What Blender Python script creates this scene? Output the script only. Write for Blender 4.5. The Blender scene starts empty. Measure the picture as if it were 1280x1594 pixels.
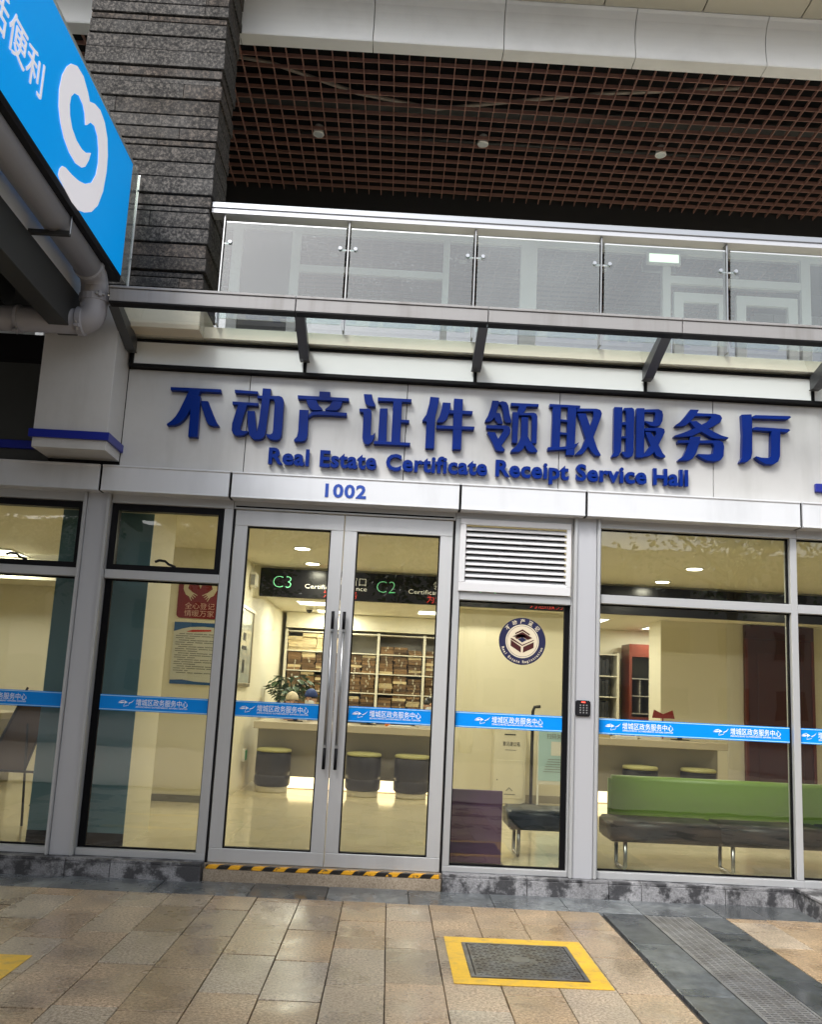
import bpy, bmesh, math, random
from mathutils import Vector, Matrix
R = math.radians
random.seed(7)
SC = bpy.context.scene
COL = SC.collection

# ------------------------------------------------------------------ camera
cd = bpy.data.cameras.new('camera'); cam = bpy.data.objects.new('camera', cd); COL.objects.link(cam)
FPX, PITCH, ROLL, YAW, PPY = 1307.54, .156919, .0492663, .0176195, 870.0
fw = Vector((math.sin(YAW)*math.cos(PITCH), math.cos(YAW)*math.cos(PITCH), math.sin(PITCH)))
rt0 = Vector((math.cos(YAW), -math.sin(YAW), 0)); up0 = rt0.cross(fw)
rt = rt0*math.cos(ROLL) + up0*math.sin(ROLL); up = up0*math.cos(ROLL) - rt0*math.sin(ROLL)
cam.matrix_world = Matrix(((rt.x, up.x, -fw.x, .45497), (rt.y, up.y, -fw.y, -7.08711), (rt.z, up.z, -fw.z, 1.54), (0, 0, 0, 1)))
cd.sensor_fit = 'VERTICAL'; cd.sensor_height = 24.0; cd.sensor_width = 24.0
cd.lens = FPX/1594*24.0
cd.shift_y = (PPY-797.0)/1594.0
cd.clip_start = .05; cd.clip_end = 600
SC.camera = cam

# ------------------------------------------------------------------ sky, sun, exposure
w = bpy.data.worlds.new('World'); SC.world = w; w.use_nodes = True
nt = w.node_tree; bg = nt.nodes['Background']
sky = nt.nodes.new('ShaderNodeTexSky'); sky.sky_type = 'NISHITA'; sky.sun_disc = False
SUN_EL, SUN_AZ = R(48), R(213)      # sun behind the photographer, veiled by cloud
sky.sun_elevation = SUN_EL; sky.sun_rotation = SUN_AZ
sky.air_density = 1.0; sky.dust_density = 4.0; sky.ozone_density = 1.0
hs = nt.nodes.new('ShaderNodeHueSaturation'); hs.inputs['Saturation'].default_value = .3
nt.links.new(sky.outputs[0], hs.inputs['Color']); nt.links.new(hs.outputs[0], bg.inputs['Color'])
bg.inputs['Strength'].default_value = .15
sl = bpy.data.lights.new('sun', 'SUN'); sl.energy = 1.5; sl.angle = R(16); sl.color = (1, .97, .93)
sun = bpy.data.objects.new('sun', sl); COL.objects.link(sun)
# direction towards the sun (Blender sky: rotation measured clockwise from +Y)
sd = Vector((math.sin(SUN_AZ)*math.cos(SUN_EL), math.cos(SUN_AZ)*math.cos(SUN_EL), math.sin(SUN_EL)))
sun.rotation_euler = sd.to_track_quat('Z', 'Y').to_euler(); sun.location = (0, -20, 30)
SC.view_settings.view_transform = 'Standard'; SC.view_settings.look = 'None'
SC.view_settings.exposure = 0.9; SC.view_settings.gamma = 1.0; SC.view_settings.use_curve_mapping = False
SC.render.engine = 'CYCLES'
SC.cycles.use_denoising = True
SC.cycles.max_bounces = 10; SC.cycles.transparent_max_bounces = 24
SC.cycles.glossy_bounces = 4; SC.cycles.diffuse_bounces = 5
SC.cycles.caustics_reflective = False; SC.cycles.caustics_refractive = False
SC.cycles.sample_clamp_indirect = 6.0

# ------------------------------------------------------------------ materials
MATS = {}
def _new(name):
    m = bpy.data.materials.new(name); m.use_nodes = True
    return m, m.node_tree, m.node_tree.nodes['Principled BSDF']
def N(nt, t, **kw):
    n = nt.nodes.new(t)
    for k, v in kw.items():
        if k in n.inputs: n.inputs[k].default_value = v
        else: setattr(n, k, v)
    return n
def mat(name, col, rough=.5, metal=0.0, vary=0.0, noise=None, bump=None, spec=.5, rand=0.0, dirt=None, emit=None, coat=0.0):
    """plain procedural material. noise=(scale, amount, col2); bump=(scale,strength);
    rand = per-object brightness variation; dirt=(scale,(sx,sy,sz),amount,colour)"""
    m, nt, b = _new(name); L = nt.links
    b.inputs['Roughness'].default_value = rough; b.inputs['Metallic'].default_value = metal
    b.inputs['Specular IOR Level'].default_value = spec; b.inputs['Coat Weight'].default_value = coat
    rgb = N(nt, 'ShaderNodeRGB'); rgb.outputs[0].default_value = (*col, 1); cur = rgb.outputs[0]
    tc = N(nt, 'ShaderNodeTexCoord'); geo = N(nt, 'ShaderNodeNewGeometry')
    def mix(fac, c2, mode='MIX'):
        nonlocal cur
        x = N(nt, 'ShaderNodeMix', data_type='RGBA', blend_type=mode)
        if isinstance(fac, float): x.inputs[0].default_value = fac
        else: L.new(fac, x.inputs[0])
        L.new(cur, x.inputs[6])
        if isinstance(c2, tuple): x.inputs[7].default_value = (*c2, 1)
        else: L.new(c2, x.inputs[7])
        cur = x.outputs[2]
    if noise:
        for sc_, am, c2 in (noise if isinstance(noise, list) else [noise]):
            n = N(nt, 'ShaderNodeTexNoise', Scale=sc_, Detail=5.0, Roughness=.65); L.new(geo.outputs['Position'], n.inputs['Vector'])
            r = N(nt, 'ShaderNodeValToRGB'); r.color_ramp.elements[0].position = .42; r.color_ramp.elements[1].position = .62
            L.new(n.outputs[0], r.inputs[0])
            mu = N(nt, 'ShaderNodeMath', operation='MULTIPLY'); L.new(r.outputs[0], mu.inputs[0]); mu.inputs[1].default_value = am
            mix(mu.outputs[0], c2)
    if dirt:
        sc_, sv, am, c2 = dirt
        mp = N(nt, 'ShaderNodeMapping'); mp.inputs['Scale'].default_value = sv; L.new(geo.outputs['Position'], mp.inputs[0])
        n = N(nt, 'ShaderNodeTexNoise', Scale=sc_, Detail=6.0, Roughness=.6); L.new(mp.outputs[0], n.inputs['Vector'])
        r = N(nt, 'ShaderNodeValToRGB'); r.color_ramp.elements[0].position = .5; r.color_ramp.elements[1].position = .75
        L.new(n.outputs[0], r.inputs[0])
        mu = N(nt, 'ShaderNodeMath', operation='MULTIPLY'); L.new(r.outputs[0], mu.inputs[0]); mu.inputs[1].default_value = am
        mix(mu.outputs[0], c2)
    if rand:
        oi = N(nt, 'ShaderNodeObjectInfo'); mr = N(nt, 'ShaderNodeMapRange'); L.new(oi.outputs['Random'], mr.inputs[0])
        mr.inputs[3].default_value = 1-rand; mr.inputs[4].default_value = 1+rand
        vm = N(nt, 'ShaderNodeVectorMath', operation='SCALE'); L.new(cur, vm.inputs[0]); L.new(mr.outputs[0], vm.inputs['Scale']); cur = vm.outputs[0]
    L.new(cur, b.inputs['Base Color'])
    if bump:
        n = N(nt, 'ShaderNodeTexNoise', Scale=bump[0], Detail=4.0); L.new(geo.outputs['Position'], n.inputs['Vector'])
        bp = N(nt, 'ShaderNodeBump', Strength=bump[1], Distance=.01); L.new(n.outputs[0], bp.inputs['Height']); L.new(bp.outputs[0], b.inputs['Normal'])
    if emit:
        b.inputs['Emission Color'].default_value = (*emit[0], 1); b.inputs['Emission Strength'].default_value = emit[1]
    MATS[name] = m
    return m
def granite(name, c1, c2, c3, scale=120, rough=.6, rand=.12, hue=None, patch=None, bump=.25):
    """speckled stone; every piece gets its own shade"""
    m, nt, b = _new(name); L = nt.links
    geo = N(nt, 'ShaderNodeNewGeometry'); oi = N(nt, 'ShaderNodeObjectInfo')
    n = N(nt, 'ShaderNodeTexNoise', Scale=scale, Detail=3.0, Roughness=.8); L.new(geo.outputs['Position'], n.inputs['Vector'])
    r = N(nt, 'ShaderNodeValToRGB'); e = r.color_ramp.elements
    e[0].position = .3; e[0].color = (*c3, 1); e[1].position = .68; e[1].color = (*c2, 1)
    k = e.new(.48); k.color = (*c1, 1)
    L.new(n.outputs[0], r.inputs[0]); cur = r.outputs[0]
    if hue:
        x = N(nt, 'ShaderNodeMix', data_type='RGBA', blend_type='MULTIPLY')
        rr = N(nt, 'ShaderNodeValToRGB'); rr.color_ramp.interpolation = 'LINEAR'
        for i, (p, c) in enumerate(hue):
            el = rr.color_ramp.elements[i] if i < 2 else rr.color_ramp.elements.new(p)
            el.position = p; el.color = (*c, 1)
        L.new(oi.outputs['Random'], rr.inputs[0]); x.inputs[0].default_value = 1
        L.new(cur, x.inputs[6]); L.new(rr.outputs[0], x.inputs[7]); cur = x.outputs[2]
    if patch:
        sc_, am, col = patch
        n2 = N(nt, 'ShaderNodeTexNoise', Scale=sc_, Detail=5.0, Roughness=.7); L.new(geo.outputs['Position'], n2.inputs['Vector'])
        r2 = N(nt, 'ShaderNodeValToRGB'); r2.color_ramp.elements[0].position = .46; r2.color_ramp.elements[1].position = .56
        L.new(n2.outputs[0], r2.inputs[0])
        mu = N(nt, 'ShaderNodeMath', operation='MULTIPLY'); L.new(r2.outputs[0], mu.inputs[0]); mu.inputs[1].default_value = am
        x = N(nt, 'ShaderNodeMix', data_type='RGBA'); L.new(mu.outputs[0], x.inputs[0]); L.new(cur, x.inputs[6]); x.inputs[7].default_value = (*col, 1); cur = x.outputs[2]
    n3 = N(nt, 'ShaderNodeTexNoise', Scale=2.3, Detail=3.0); L.new(geo.outputs['Position'], n3.inputs['Vector'])
    mr = N(nt, 'ShaderNodeMapRange'); L.new(oi.outputs['Random'], mr.inputs[0]); mr.inputs[3].default_value = 1-rand; mr.inputs[4].default_value = 1+rand
    mr3 = N(nt, 'ShaderNodeMapRange'); L.new(n3.outputs[0], mr3.inputs[0]); mr3.inputs[1].default_value = .3; mr3.inputs[2].default_value = .7; mr3.inputs[3].default_value = .8; mr3.inputs[4].default_value = 1.15
    mm = N(nt, 'ShaderNodeMath', operation='MULTIPLY'); L.new(mr.outputs[0], mm.inputs[0]); L.new(mr3.outputs[0], mm.inputs[1])
    vm = N(nt, 'ShaderNodeVectorMath', operation='SCALE'); L.new(cur, vm.inputs[0]); L.new(mm.outputs[0], vm.inputs['Scale'])
    L.new(vm.outputs[0], b.inputs['Base Color'])
    rr = N(nt, 'ShaderNodeMapRange'); L.new(n3.outputs[0], rr.inputs[0]); rr.inputs[1].default_value = .35; rr.inputs[2].default_value = .65
    rr.inputs[3].default_value = rough-.18; rr.inputs[4].default_value = rough+.12; L.new(rr.outputs[0], b.inputs['Roughness'])
    bp = N(nt, 'ShaderNodeBump', Strength=bump, Distance=.004); L.new(n.outputs[0], bp.inputs['Height']); L.new(bp.outputs[0], b.inputs['Normal'])
    MATS[name] = m
    return m
def glass(name, tint=(.9, .95, .92), refl=1.7, dirt=0.0, dirt_scale=30, dirt_col=(.7, .74, .74), ior=1.5, spots=0.0):
    """thin architectural pane: what lies behind shows through, the front mirrors by Fresnel"""
    m = bpy.data.materials.new(name); m.use_nodes = True; nt = m.node_tree; L = nt.links
    nt.nodes.remove(nt.nodes['Principled BSDF']); out = nt.nodes['Material Output']
    tr = N(nt, 'ShaderNodeBsdfTransparent'); tr.inputs[0].default_value = (*tint, 1)
    gl = N(nt, 'ShaderNodeBsdfGlossy'); gl.inputs['Roughness'].default_value = .0; gl.inputs[0].default_value = (1, 1, 1, 1)
    fr = N(nt, 'ShaderNodeFresnel'); fr.inputs[0].default_value = ior; geo = N(nt, 'ShaderNodeNewGeometry')
    inv = N(nt, 'ShaderNodeMath', operation='SUBTRACT'); inv.inputs[0].default_value = 1; L.new(geo.outputs['Backfacing'], inv.inputs[1])
    m1 = N(nt, 'ShaderNodeMath', operation='MULTIPLY'); L.new(fr.outputs[0], m1.inputs[0]); L.new(inv.outputs[0], m1.inputs[1])
    m2 = N(nt, 'ShaderNodeMath', operation='MULTIPLY', use_clamp=True); L.new(m1.outputs[0], m2.inputs[0]); m2.inputs[1].default_value = refl
    mx = N(nt, 'ShaderNodeMixShader'); L.new(m2.outputs[0], mx.inputs[0]); L.new(tr.outputs[0], mx.inputs[1]); L.new(gl.outputs[0], mx.inputs[2])
    cur = mx.outputs[0]
    nw = N(nt, 'ShaderNodeTexNoise', Scale=1.7, Detail=2.0); L.new(geo.outputs['Position'], nw.inputs['Vector'])
    bp = N(nt, 'ShaderNodeBump', Strength=.12, Distance=.01); L.new(nw.outputs[0], bp.inputs['Height']); L.new(bp.outputs[0], gl.inputs['Normal'])
    if dirt:
        df = N(nt, 'ShaderNodeBsdfDiffuse'); df.inputs[0].default_value = (*dirt_col, 1)
        n = N(nt, 'ShaderNodeTexNoise', Scale=dirt_scale, Detail=4.0); L.new(geo.outputs['Position'], n.inputs['Vector'])
        mr = N(nt, 'ShaderNodeMapRange'); L.new(n.outputs[0], mr.inputs[0]); mr.inputs[1].default_value = .35; mr.inputs[2].default_value = .7; mr.inputs[3].default_value = dirt*.8; mr.inputs[4].default_value = dirt*1.2
        f = mr.outputs[0]
        if spots:
            vo = N(nt, 'ShaderNodeTexVoronoi', Scale=75.0); vo.inputs['Randomness'].default_value = 1; L.new(geo.outputs['Position'], vo.inputs['Vector'])
            lt = N(nt, 'ShaderNodeMath', operation='LESS_THAN'); L.new(vo.outputs['Distance'], lt.inputs[0]); lt.inputs[1].default_value = .22
            nb = N(nt, 'ShaderNodeTexNoise', Scale=2.5, Detail=2.0); L.new(geo.outputs['Position'], nb.inputs['Vector'])
            gt = N(nt, 'ShaderNodeMapRange'); L.new(nb.outputs[0], gt.inputs[0]); gt.inputs[1].default_value = .42; gt.inputs[2].default_value = .6; gt.inputs[4].default_value = spots
            mu = N(nt, 'ShaderNodeMath', operation='MULTIPLY'); L.new(lt.outputs[0], mu.inputs[0]); L.new(gt.outputs[0], mu.inputs[1])
            ad = N(nt, 'ShaderNodeMath', operation='ADD', use_clamp=True); L.new(f, ad.inputs[0]); L.new(mu.outputs[0], ad.inputs[1]); f = ad.outputs[0]
        fb = N(nt, 'ShaderNodeMath', operation='MULTIPLY'); L.new(f, fb.inputs[0]); L.new(inv.outputs[0], fb.inputs[1])
        md = N(nt, 'ShaderNodeMixShader'); L.new(fb.outputs[0], md.inputs[0]); L.new(cur, md.inputs[1]); L.new(df.outputs[0], md.inputs[2]); cur = md.outputs[0]
    L.new(cur, out.inputs[0]); MATS[name] = m
    return m
def emitter(name, col, s):
    m, nt, b = _new(name); b.inputs['Base Color'].default_value = (*[min(1, c) for c in col], 1)
    b.inputs['Emission Color'].default_value = (*col, 1); b.inputs['Emission Strength'].default_value = s
    b.inputs['Roughness'].default_value = .5; MATS[name] = m
    return m
def stripes(name, c1, c2, freq, wear=.15):
    m, nt, b = _new(name); L = nt.links
    geo = N(nt, 'ShaderNodeNewGeometry'); sx = N(nt, 'ShaderNodeSeparateXYZ'); L.new(geo.outputs['Position'], sx.inputs[0])
    a1 = N(nt, 'ShaderNodeMath', operation='SUBTRACT'); L.new(sx.outputs[0], a1.inputs[0]); L.new(sx.outputs[2], a1.inputs[1])
    a2 = N(nt, 'ShaderNodeMath', operation='SUBTRACT'); L.new(a1.outputs[0], a2.inputs[0]); L.new(sx.outputs[1], a2.inputs[1])
    mu = N(nt, 'ShaderNodeMath', operation='MULTIPLY'); L.new(a2.outputs[0], mu.inputs[0]); mu.inputs[1].default_value = freq
    fr = N(nt, 'ShaderNodeMath', operation='FRACT'); L.new(mu.outputs[0], fr.inputs[0])
    lt = N(nt, 'ShaderNodeMath', operation='LESS_THAN'); L.new(fr.outputs[0], lt.inputs[0]); lt.inputs[1].default_value = .5
    x = N(nt, 'ShaderNodeMix', data_type='RGBA'); L.new(lt.outputs[0], x.inputs[0]); x.inputs[6].default_value = (*c1, 1); x.inputs[7].default_value = (*c2, 1)
    n = N(nt, 'ShaderNodeTexNoise', Scale=26.0, Detail=5.0); L.new(geo.outputs['Position'], n.inputs['Vector'])
    r = N(nt, 'ShaderNodeValToRGB'); r.color_ramp.elements[0].position = .58; r.color_ramp.elements[1].position = .66; L.new(n.outputs[0], r.inputs[0])
    y = N(nt, 'ShaderNodeMix', data_type='RGBA'); L.new(r.outputs[0], y.inputs[0]); L.new(x.outputs[2], y.inputs[6]); y.inputs[7].default_value = (.08, .06, .04, 1)
    L.new(y.outputs[2], b.inputs['Base Color']); b.inputs['Roughness'].default_value = .4; MATS[name] = m
    return m

# outside
mat('post_metal', (.50, .51, .54), .36, .3, bump=(3, .02))
mat('door_metal', (.56, .57, .58), .38, .35, dirt=(3, (1, 1, .15), .35, (.35, .35, .34)))
mat('window_metal', (.5, .51, .52), .38, .4)
mat('black_frame', (.007, .007, .009), .4, spec=.15)
mat('gasket', (.004, .004, .005), .6, spec=.1)
mat('band_metal', (.70, .72, .75), .32, .2, dirt=(2.5, (1, 1, .2), .3, (.38, .39, .4)))
mat('sign_panel', (.58, .58, .57), .42, .1, dirt=(2.6, (1.4, 1, .25), .5, (.40, .40, .38)), noise=(9, .12, (.46, .46, .45)))
mat('upstand_panel', (.86, .89, .88), .3, 0)
mat('dark_joint', (.008, .008, .009), .6, spec=.15)
mat('sign_blue', (.0, .020, .20), .3, 0, spec=.14)
mat('number_blue', (.01, .06, .36), .35)
mat('stripe_blue', (.01, .02, .26), .35)
mat('beam_metal', (.27, .265, .265), .55, .15, dirt=(5, (1.5, 1, .1), .75, (.16, .15, .14)))
mat('bracket_metal', (.10, .105, .11), .4, .4)
mat('steel', (.38, .385, .39), .3, 1.0)
mat('rail_metal', (.38, .40, .43), .35, .6)
mat('cream_edge', (.68, .62, .48), .6)
mat('fascia_metal', (.86, .87, .87), .38, .0, dirt=(1.4, (.6, 1, .5), .35, (.42, .42, .42)))
mat('soffit_panel', (.50, .47, .38), .55, 0, rand=.05)
mat('grille_brown', (.31, .165, .13), .55)
mat('plenum', (.02, .018, .017), .8)
mat('plenum_pipe', (.34, .30, .26), .6)
mat('lamp_white', (.75, .75, .72), .4)
granite('column_stone', (.03, .028, .026), (.13, .115, .10), (.004, .0035, .0035), 38, .95, .3, hue=[(0, (1, 1, 1)), (1, (.9, .93, .98)), (.35, (1.1, .97, .9)), (.7, (.85, .88, .92))])
granite('paving_granite', (.33, .26, .175), (.58, .48, .355), (.085, .062, .04), 62, .36, .2, hue=[(0, (1.0, .98, .95)), (1, (.84, .89, .97)), (.3, (1.08, .95, .80)), (.6, (1.02, .93, .88))], patch=(1.4, .3, (.20, .165, .12)))
granite('border_slate', (.10, .11, .115), (.15, .16, .165), (.065, .07, .075), 18, .3, .3, hue=[(0, (1, 1, 1)), (1, (1.45, 1.45, 1.45))], patch=(2.0, .6, (.055, .06, .065)), bump=.1)
granite('dark_slate', (.06, .068, .075), (.10, .11, .115), (.03, .033, .04), 9, .34, .25, bump=.1)
granite('plinth_stone', (.24, .24, .25), (.35, .35, .36), (.11, .11, .12), 80, .5, .15, patch=(4.6, .88, (.014, .014, .017)))
granite('step_granite', (.36, .29, .21), (.48, .40, .31), (.17, .13, .095), 85, .55, .05)
mat('joint_sand', (.05, .042, .034), .9)
mat('asphalt', (.07, .07, .072), .8, noise=(40, .4, (.05, .05, .05)))
mat('yellow_paint', (.78, .47, .015), .5, noise=[(7, .35, (.62, .37, .03)), (45, .25, (.45, .29, .06))], dirt=(11, (1, 1, 1), .55, (.20, .155, .10)))
mat('cast_iron', (.17, .175, .18), .38, .75, noise=(9, .65, (.075, .055, .04)))
mat('grate_metal', (.27, .27, .27), .45, .5, noise=(6, .5, (.11, .10, .09)))
mat('black_void', (.006, .006, .006), .9)
stripes('hazard_tape', (.012, .011, .01), (.85, .42, .02), 5.6)
mat('vent_white', (.66, .665, .68), .35, .1)
mat('keypad_black', (.012, .012, .014), .25)
emitter('red_led', (1, .05, .03), 2.5)
mat('keypad_dots', (.2, .2, .2), .4)
# neighbour
mat('sign_cyan', (.0, .34, .88), .4, spec=.25, noise=(1.2, .2, (.0, .26, .78)), emit=((.0, .34, .88), .22))
mat('sign_halo', (.10, .50, .90), .3)
mat('sign_white', (.84, .82, .86), .4, emit=((.84, .82, .86), .22))
mat('pipe_grey', (.33, .33, .36), .42)
mat('steel_dark', (.035, .036, .035), .5, .1)
mat('canopy_white', (.80, .83, .83), .45)
mat('canopy_and_shade_dark', (.03, .032, .03), .6)
mat('alu_edge', (.62, .64, .64), .3, .6)
glass('acrylic', (.82, .86, .82), 1.5, .25, 12)
# glazing
glass('pane_glass', (.86, .88, .84), 2.3)
glass('balcony_glass', (.80, .86, .84), 3.2, .11, 2, (.62, .70, .69), spots=.06)
glass('balcony_glass_wet', (.74, .82, .80), 3.0, .07, 2, (.60, .68, .67), spots=.34)
glass('canopy_glass', (.90, .92, .92), 1.8, .10, 2, (.7, .76, .76))
glass('upper_glass', (.30, .34, .36), 9.0)
mat('decal_blue', (.0, .25, .80), .4, spec=.2)
mat('decal_white', (.85, .88, .92), .4)
mat('decal_pale', (.45, .75, .95), .4)
mat('emblem_navy', (.008, .010, .05), .4)
mat('emblem_red', (.05, .004, .004), .4)
mat('emblem_cream', (.62, .55, .40), .5)
# interior
mat('wall_cream', (.77, .725, .565), .55, noise=(.7, .18, (.71, .655, .49)))
mat('ceiling_cream', (.76, .71, .55), .6)
mat('floor_cream', (.64, .575, .41), .10, 0, noise=(.9, .25, (.58, .50, .33)))
mat('teal_pier', (.15, .28, .35), .4)
mat('bulkhead_black', (.005, .005, .006), .25, spec=.2)
mat('counter_front', (.34, .31, .24), .45)
mat('counter_top', (.48, .42, .31), .35)
mat('stool_black', (.010, .010, .013), .35, spec=.3, bump=(60, .1))
mat('stool_seat', (.42, .40, .17), .45)
mat('stool_base', (.60, .55, .42), .4)
mat('shelf_metal', (.62, .58, .46), .45)
mat('shelf_back', (.22, .21, .18), .6)
mat('paper_kraft', (.20, .115, .048), .75, rand=.5, dirt=(55, (.12, 1, 1), .6, (.10, .055, .022)))
mat('paper_pale', (.62, .50, .28), .75, rand=.2, dirt=(60, (.12, 1, 1), .5, (.32, .21, .09)))
mat('string_white', (.50, .44, .32), .7)
mat('binder_black', (.012, .013, .016), .5, rand=.3)
mat('red_wood', (.13, .022, .012), .3, dirt=(6, (1, 1, .12), .5, (.07, .010, .006)))
mat('dark_red_wood', (.055, .009, .008), .3, dirt=(5, (1, 1, .1), .5, (.03, .005, .004)))
mat('bench_green', (.15, .25, .035), .42, bump=(5, .08))
mat('bench_black', (.004, .010, .016), .4, spec=.25, bump=(6, .12))
mat('purple_board', (.085, .035, .095), .35, noise=(4, .4, (.06, .03, .055)))
mat('box_cream', (.74, .70, .56), .4)
mat('print_black', (.02, .02, .02), .6)
mat('print_grey', (.22, .22, .22), .6)
mat('print_red', (.55, .03, .02), .6)
mat('stand_blue', (.42, .62, .68), .5)
mat('stand_white', (.72, .72, .68), .5)
mat('poster_red', (.19, .004, .008), .5)
mat('poster_pink', (.72, .50, .42), .5)
mat('poster_paper', (.62, .62, .56), .5)
mat('poster_blue', (.02, .10, .30), .5)
mat('picture_frame', (.42, .36, .26), .3, .6)
mat('picture_paper', (.42, .46, .43), .12, 0, noise=(5, .5, (.62, .64, .58)))
mat('monitor_black', (.012, .012, .013), .3)
mat('leaf', (.035, .085, .025), .4, rand=.3)
mat('pot', (.25, .22, .2), .5)
mat('skin', (.55, .33, .23), .5)
mat('hair_black', (.01, .009, .009), .4)
mat('hat_beige', (.58, .50, .36), .8)
mat('cap_blue', (.012, .035, .16), .7)
mat('cloth_white', (.72, .70, .66), .8)
mat('cloth_dark', (.03, .035, .05), .8)
mat('mask_white', (.75, .77, .8), .7)
mat('plastic_white', (.72, .69, .60), .4)
mat('orange', (.75, .2, .03), .5)
mat('ornament_red', (.22, .015, .012), .5)
mat('easel_black', (.01, .01, .012), .4)
mat('board_brown', (.09, .05, .028), .5)
emitter('led_green', (.25, .9, .5), .10)
emitter('led_white', (.9, .88, .82), .10)
emitter('led_red', (1, .06, .04), .25)
emitter('lamp_glow', (1, .92, .74), 8)
emitter('panel_glow', (1, .95, .82), 3.2)
emitter('kick_glow', (1, .80, .48), 1.7)
emitter('exit_green', (.03, .3, .1), .12)
emitter('exit_pale', (.75, .95, .7), .9)
mat('upper_wall', (.30, .31, .32), .6)
mat('upper_frame', (.62, .64, .64), .4)
mat('upper_white', (.85, .87, .88), .5)
mat('upper_dark', (.05, .055, .06), .5)
mat('bark', (.09, .07, .05), .9)
mat('tree_leaf', (.05, .10, .03), .5, rand=.2)
mat('far_wall', (.30, .29, .27), .8)
mat('far_paving', (.30, .26, .21), .5, noise=(3, .4, (.22, .19, .15)))

# ------------------------------------------------------------------ builders
WL = {}
class MB:
    def __init__(s): s.v = []; s.f = []
    def box(s, x0, x1, y0, y1, z0, z1):
        if x0 > x1: x0, x1 = x1, x0
        if y0 > y1: y0, y1 = y1, y0
        if z0 > z1: z0, z1 = z1, z0
        n = len(s.v)
        s.v += [(x0,y0,z0),(x1,y0,z0),(x1,y1,z0),(x0,y1,z0),(x0,y0,z1),(x1,y0,z1),(x1,y1,z1),(x0,y1,z1)]
        s.f += [tuple(n+i for i in q) for q in ((0,3,2,1),(4,5,6,7),(0,1,5,4),(1,2,6,5),(2,3,7,6),(3,0,4,7))]
        return s
    def prism(s, pts, axis, a, b):
        """polygon extruded along axis from a to b; pts = (x,z) for 'y', (y,z) for 'x', (x,y) for 'z'"""
        def p(u, v, w): return {'y': (u, w, v), 'x': (w, u, v), 'z': (u, v, w)}[axis]
        ar = sum(pts[i][0]*pts[(i+1)%len(pts)][1]-pts[(i+1)%len(pts)][0]*pts[i][1] for i in range(len(pts)))
        if ar < 0: pts = pts[::-1]
        n = len(s.v); k = len(pts)
        lo, hi = min(a, b), max(a, b)
        s.v += [p(u, v, lo) for u, v in pts] + [p(u, v, hi) for u, v in pts]
        flip = axis == 'y'
        A = tuple(range(n+k-1, n-1, -1)); B = tuple(range(n+k, n+2*k))
        sides = [(n+i, n+(i+1)%k, n+k+(i+1)%k, n+k+i) for i in range(k)]
        if flip: A, B = A[::-1], B[::-1]; sides = [q[::-1] for q in sides]
        s.f += [A, B] + sides
        return s
    def tube(s, pts, r, seg=10, cap=True):
        pts = [Vector(p) for p in pts]; rs = r if isinstance(r, (list, tuple)) else [r]*len(pts)
        n0 = len(s.v); prev = None
        for i, p in enumerate(pts):
            d = (pts[min(i+1, len(pts)-1)]-pts[max(i-1, 0)]).normalized()
            if prev is None:
                a = d.orthogonal().normalized()
            else:
                a = (prev-d*prev.dot(d)).normalized()
            prev = a; b = d.cross(a)
            for k in range(seg):
                t = 2*math.pi*k/seg; q = p+(a*math.cos(t)+b*math.sin(t))*rs[i]; s.v.append(tuple(q))
        for i in range(len(pts)-1):
            for k in range(seg):
                s.f.append((n0+i*seg+k, n0+i*seg+(k+1)%seg, n0+(i+1)*seg+(k+1)%seg, n0+(i+1)*seg+k))
        if cap:
            s.f.append(tuple(n0+k for k in range(seg-1, -1, -1))); m = n0+(len(pts)-1)*seg; s.f.append(tuple(m+k for k in range(seg)))
        return s
    def lathe(s, c, prof, seg=24):
        """prof = (radius, z) from bottom to top about the vertical through c"""
        n0 = len(s.v)
        for r, z in prof:
            for k in range(seg):
                t = 2*math.pi*k/seg; s.v.append((c[0]+r*math.cos(t), c[1]+r*math.sin(t), c[2]+z))
        for i in range(len(prof)-1):
            for k in range(seg):
                s.f.append((n0+i*seg+k, n0+i*seg+(k+1)%seg, n0+(i+1)*seg+(k+1)%seg, n0+(i+1)*seg+k))
        s.f.append(tuple(n0+k for k in range(seg-1, -1, -1))); m = n0+(len(prof)-1)*seg; s.f.append(tuple(m+k for k in range(seg)))
        return s
    def poly(s, pts, faces):
        n = len(s.v); s.v += list(pts); s.f += [tuple(n+i for i in f) for f in faces]
        return s
def mesh_from(name, mb, material, bevel=0, smooth=False, origin=(0, 0, 0), seg=1):
    me = bpy.data.meshes.new(name); o = origin
    me.from_pydata([(v[0]-o[0], v[1]-o[1], v[2]-o[2]) for v in mb.v], [], mb.f); me.update()
    if bevel:
        bm = bmesh.new(); bm.from_mesh(me)
        bmesh.ops.bevel(bm, geom=[e for e in bm.edges if e.calc_face_angle(0) > .5], offset=bevel, segments=seg, affect='EDGES', clamp_overlap=True)
        bm.to_mesh(me); bm.free()
    if smooth:
        for p in me.polygons: p.use_smooth = True
    if material: me.materials.append(MATS[material])
    return me
def link(name, data, loc, parent=None):
    o = bpy.data.objects.new(name, data); COL.objects.link(o)
    WL[o.name] = Vector(loc)
    if parent is not None:
        o.parent = parent; o.location = Vector(loc)-WL[parent.name]
    else: o.location = loc
    return o
def obj(name, mb, material, parent=None, bevel=0, smooth=False, label=None, cat=None, group=None, kind=None, seg=1, loc=None):
    xs, ys, zs = zip(*mb.v)
    c = loc or ((min(xs)+max(xs))/2, (min(ys)+max(ys))/2, min(zs))
    o = link(name, mesh_from(name, mb, material, bevel, smooth, c, seg), c, parent)
    tag(o, label, cat, group, kind)
    return o
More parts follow.
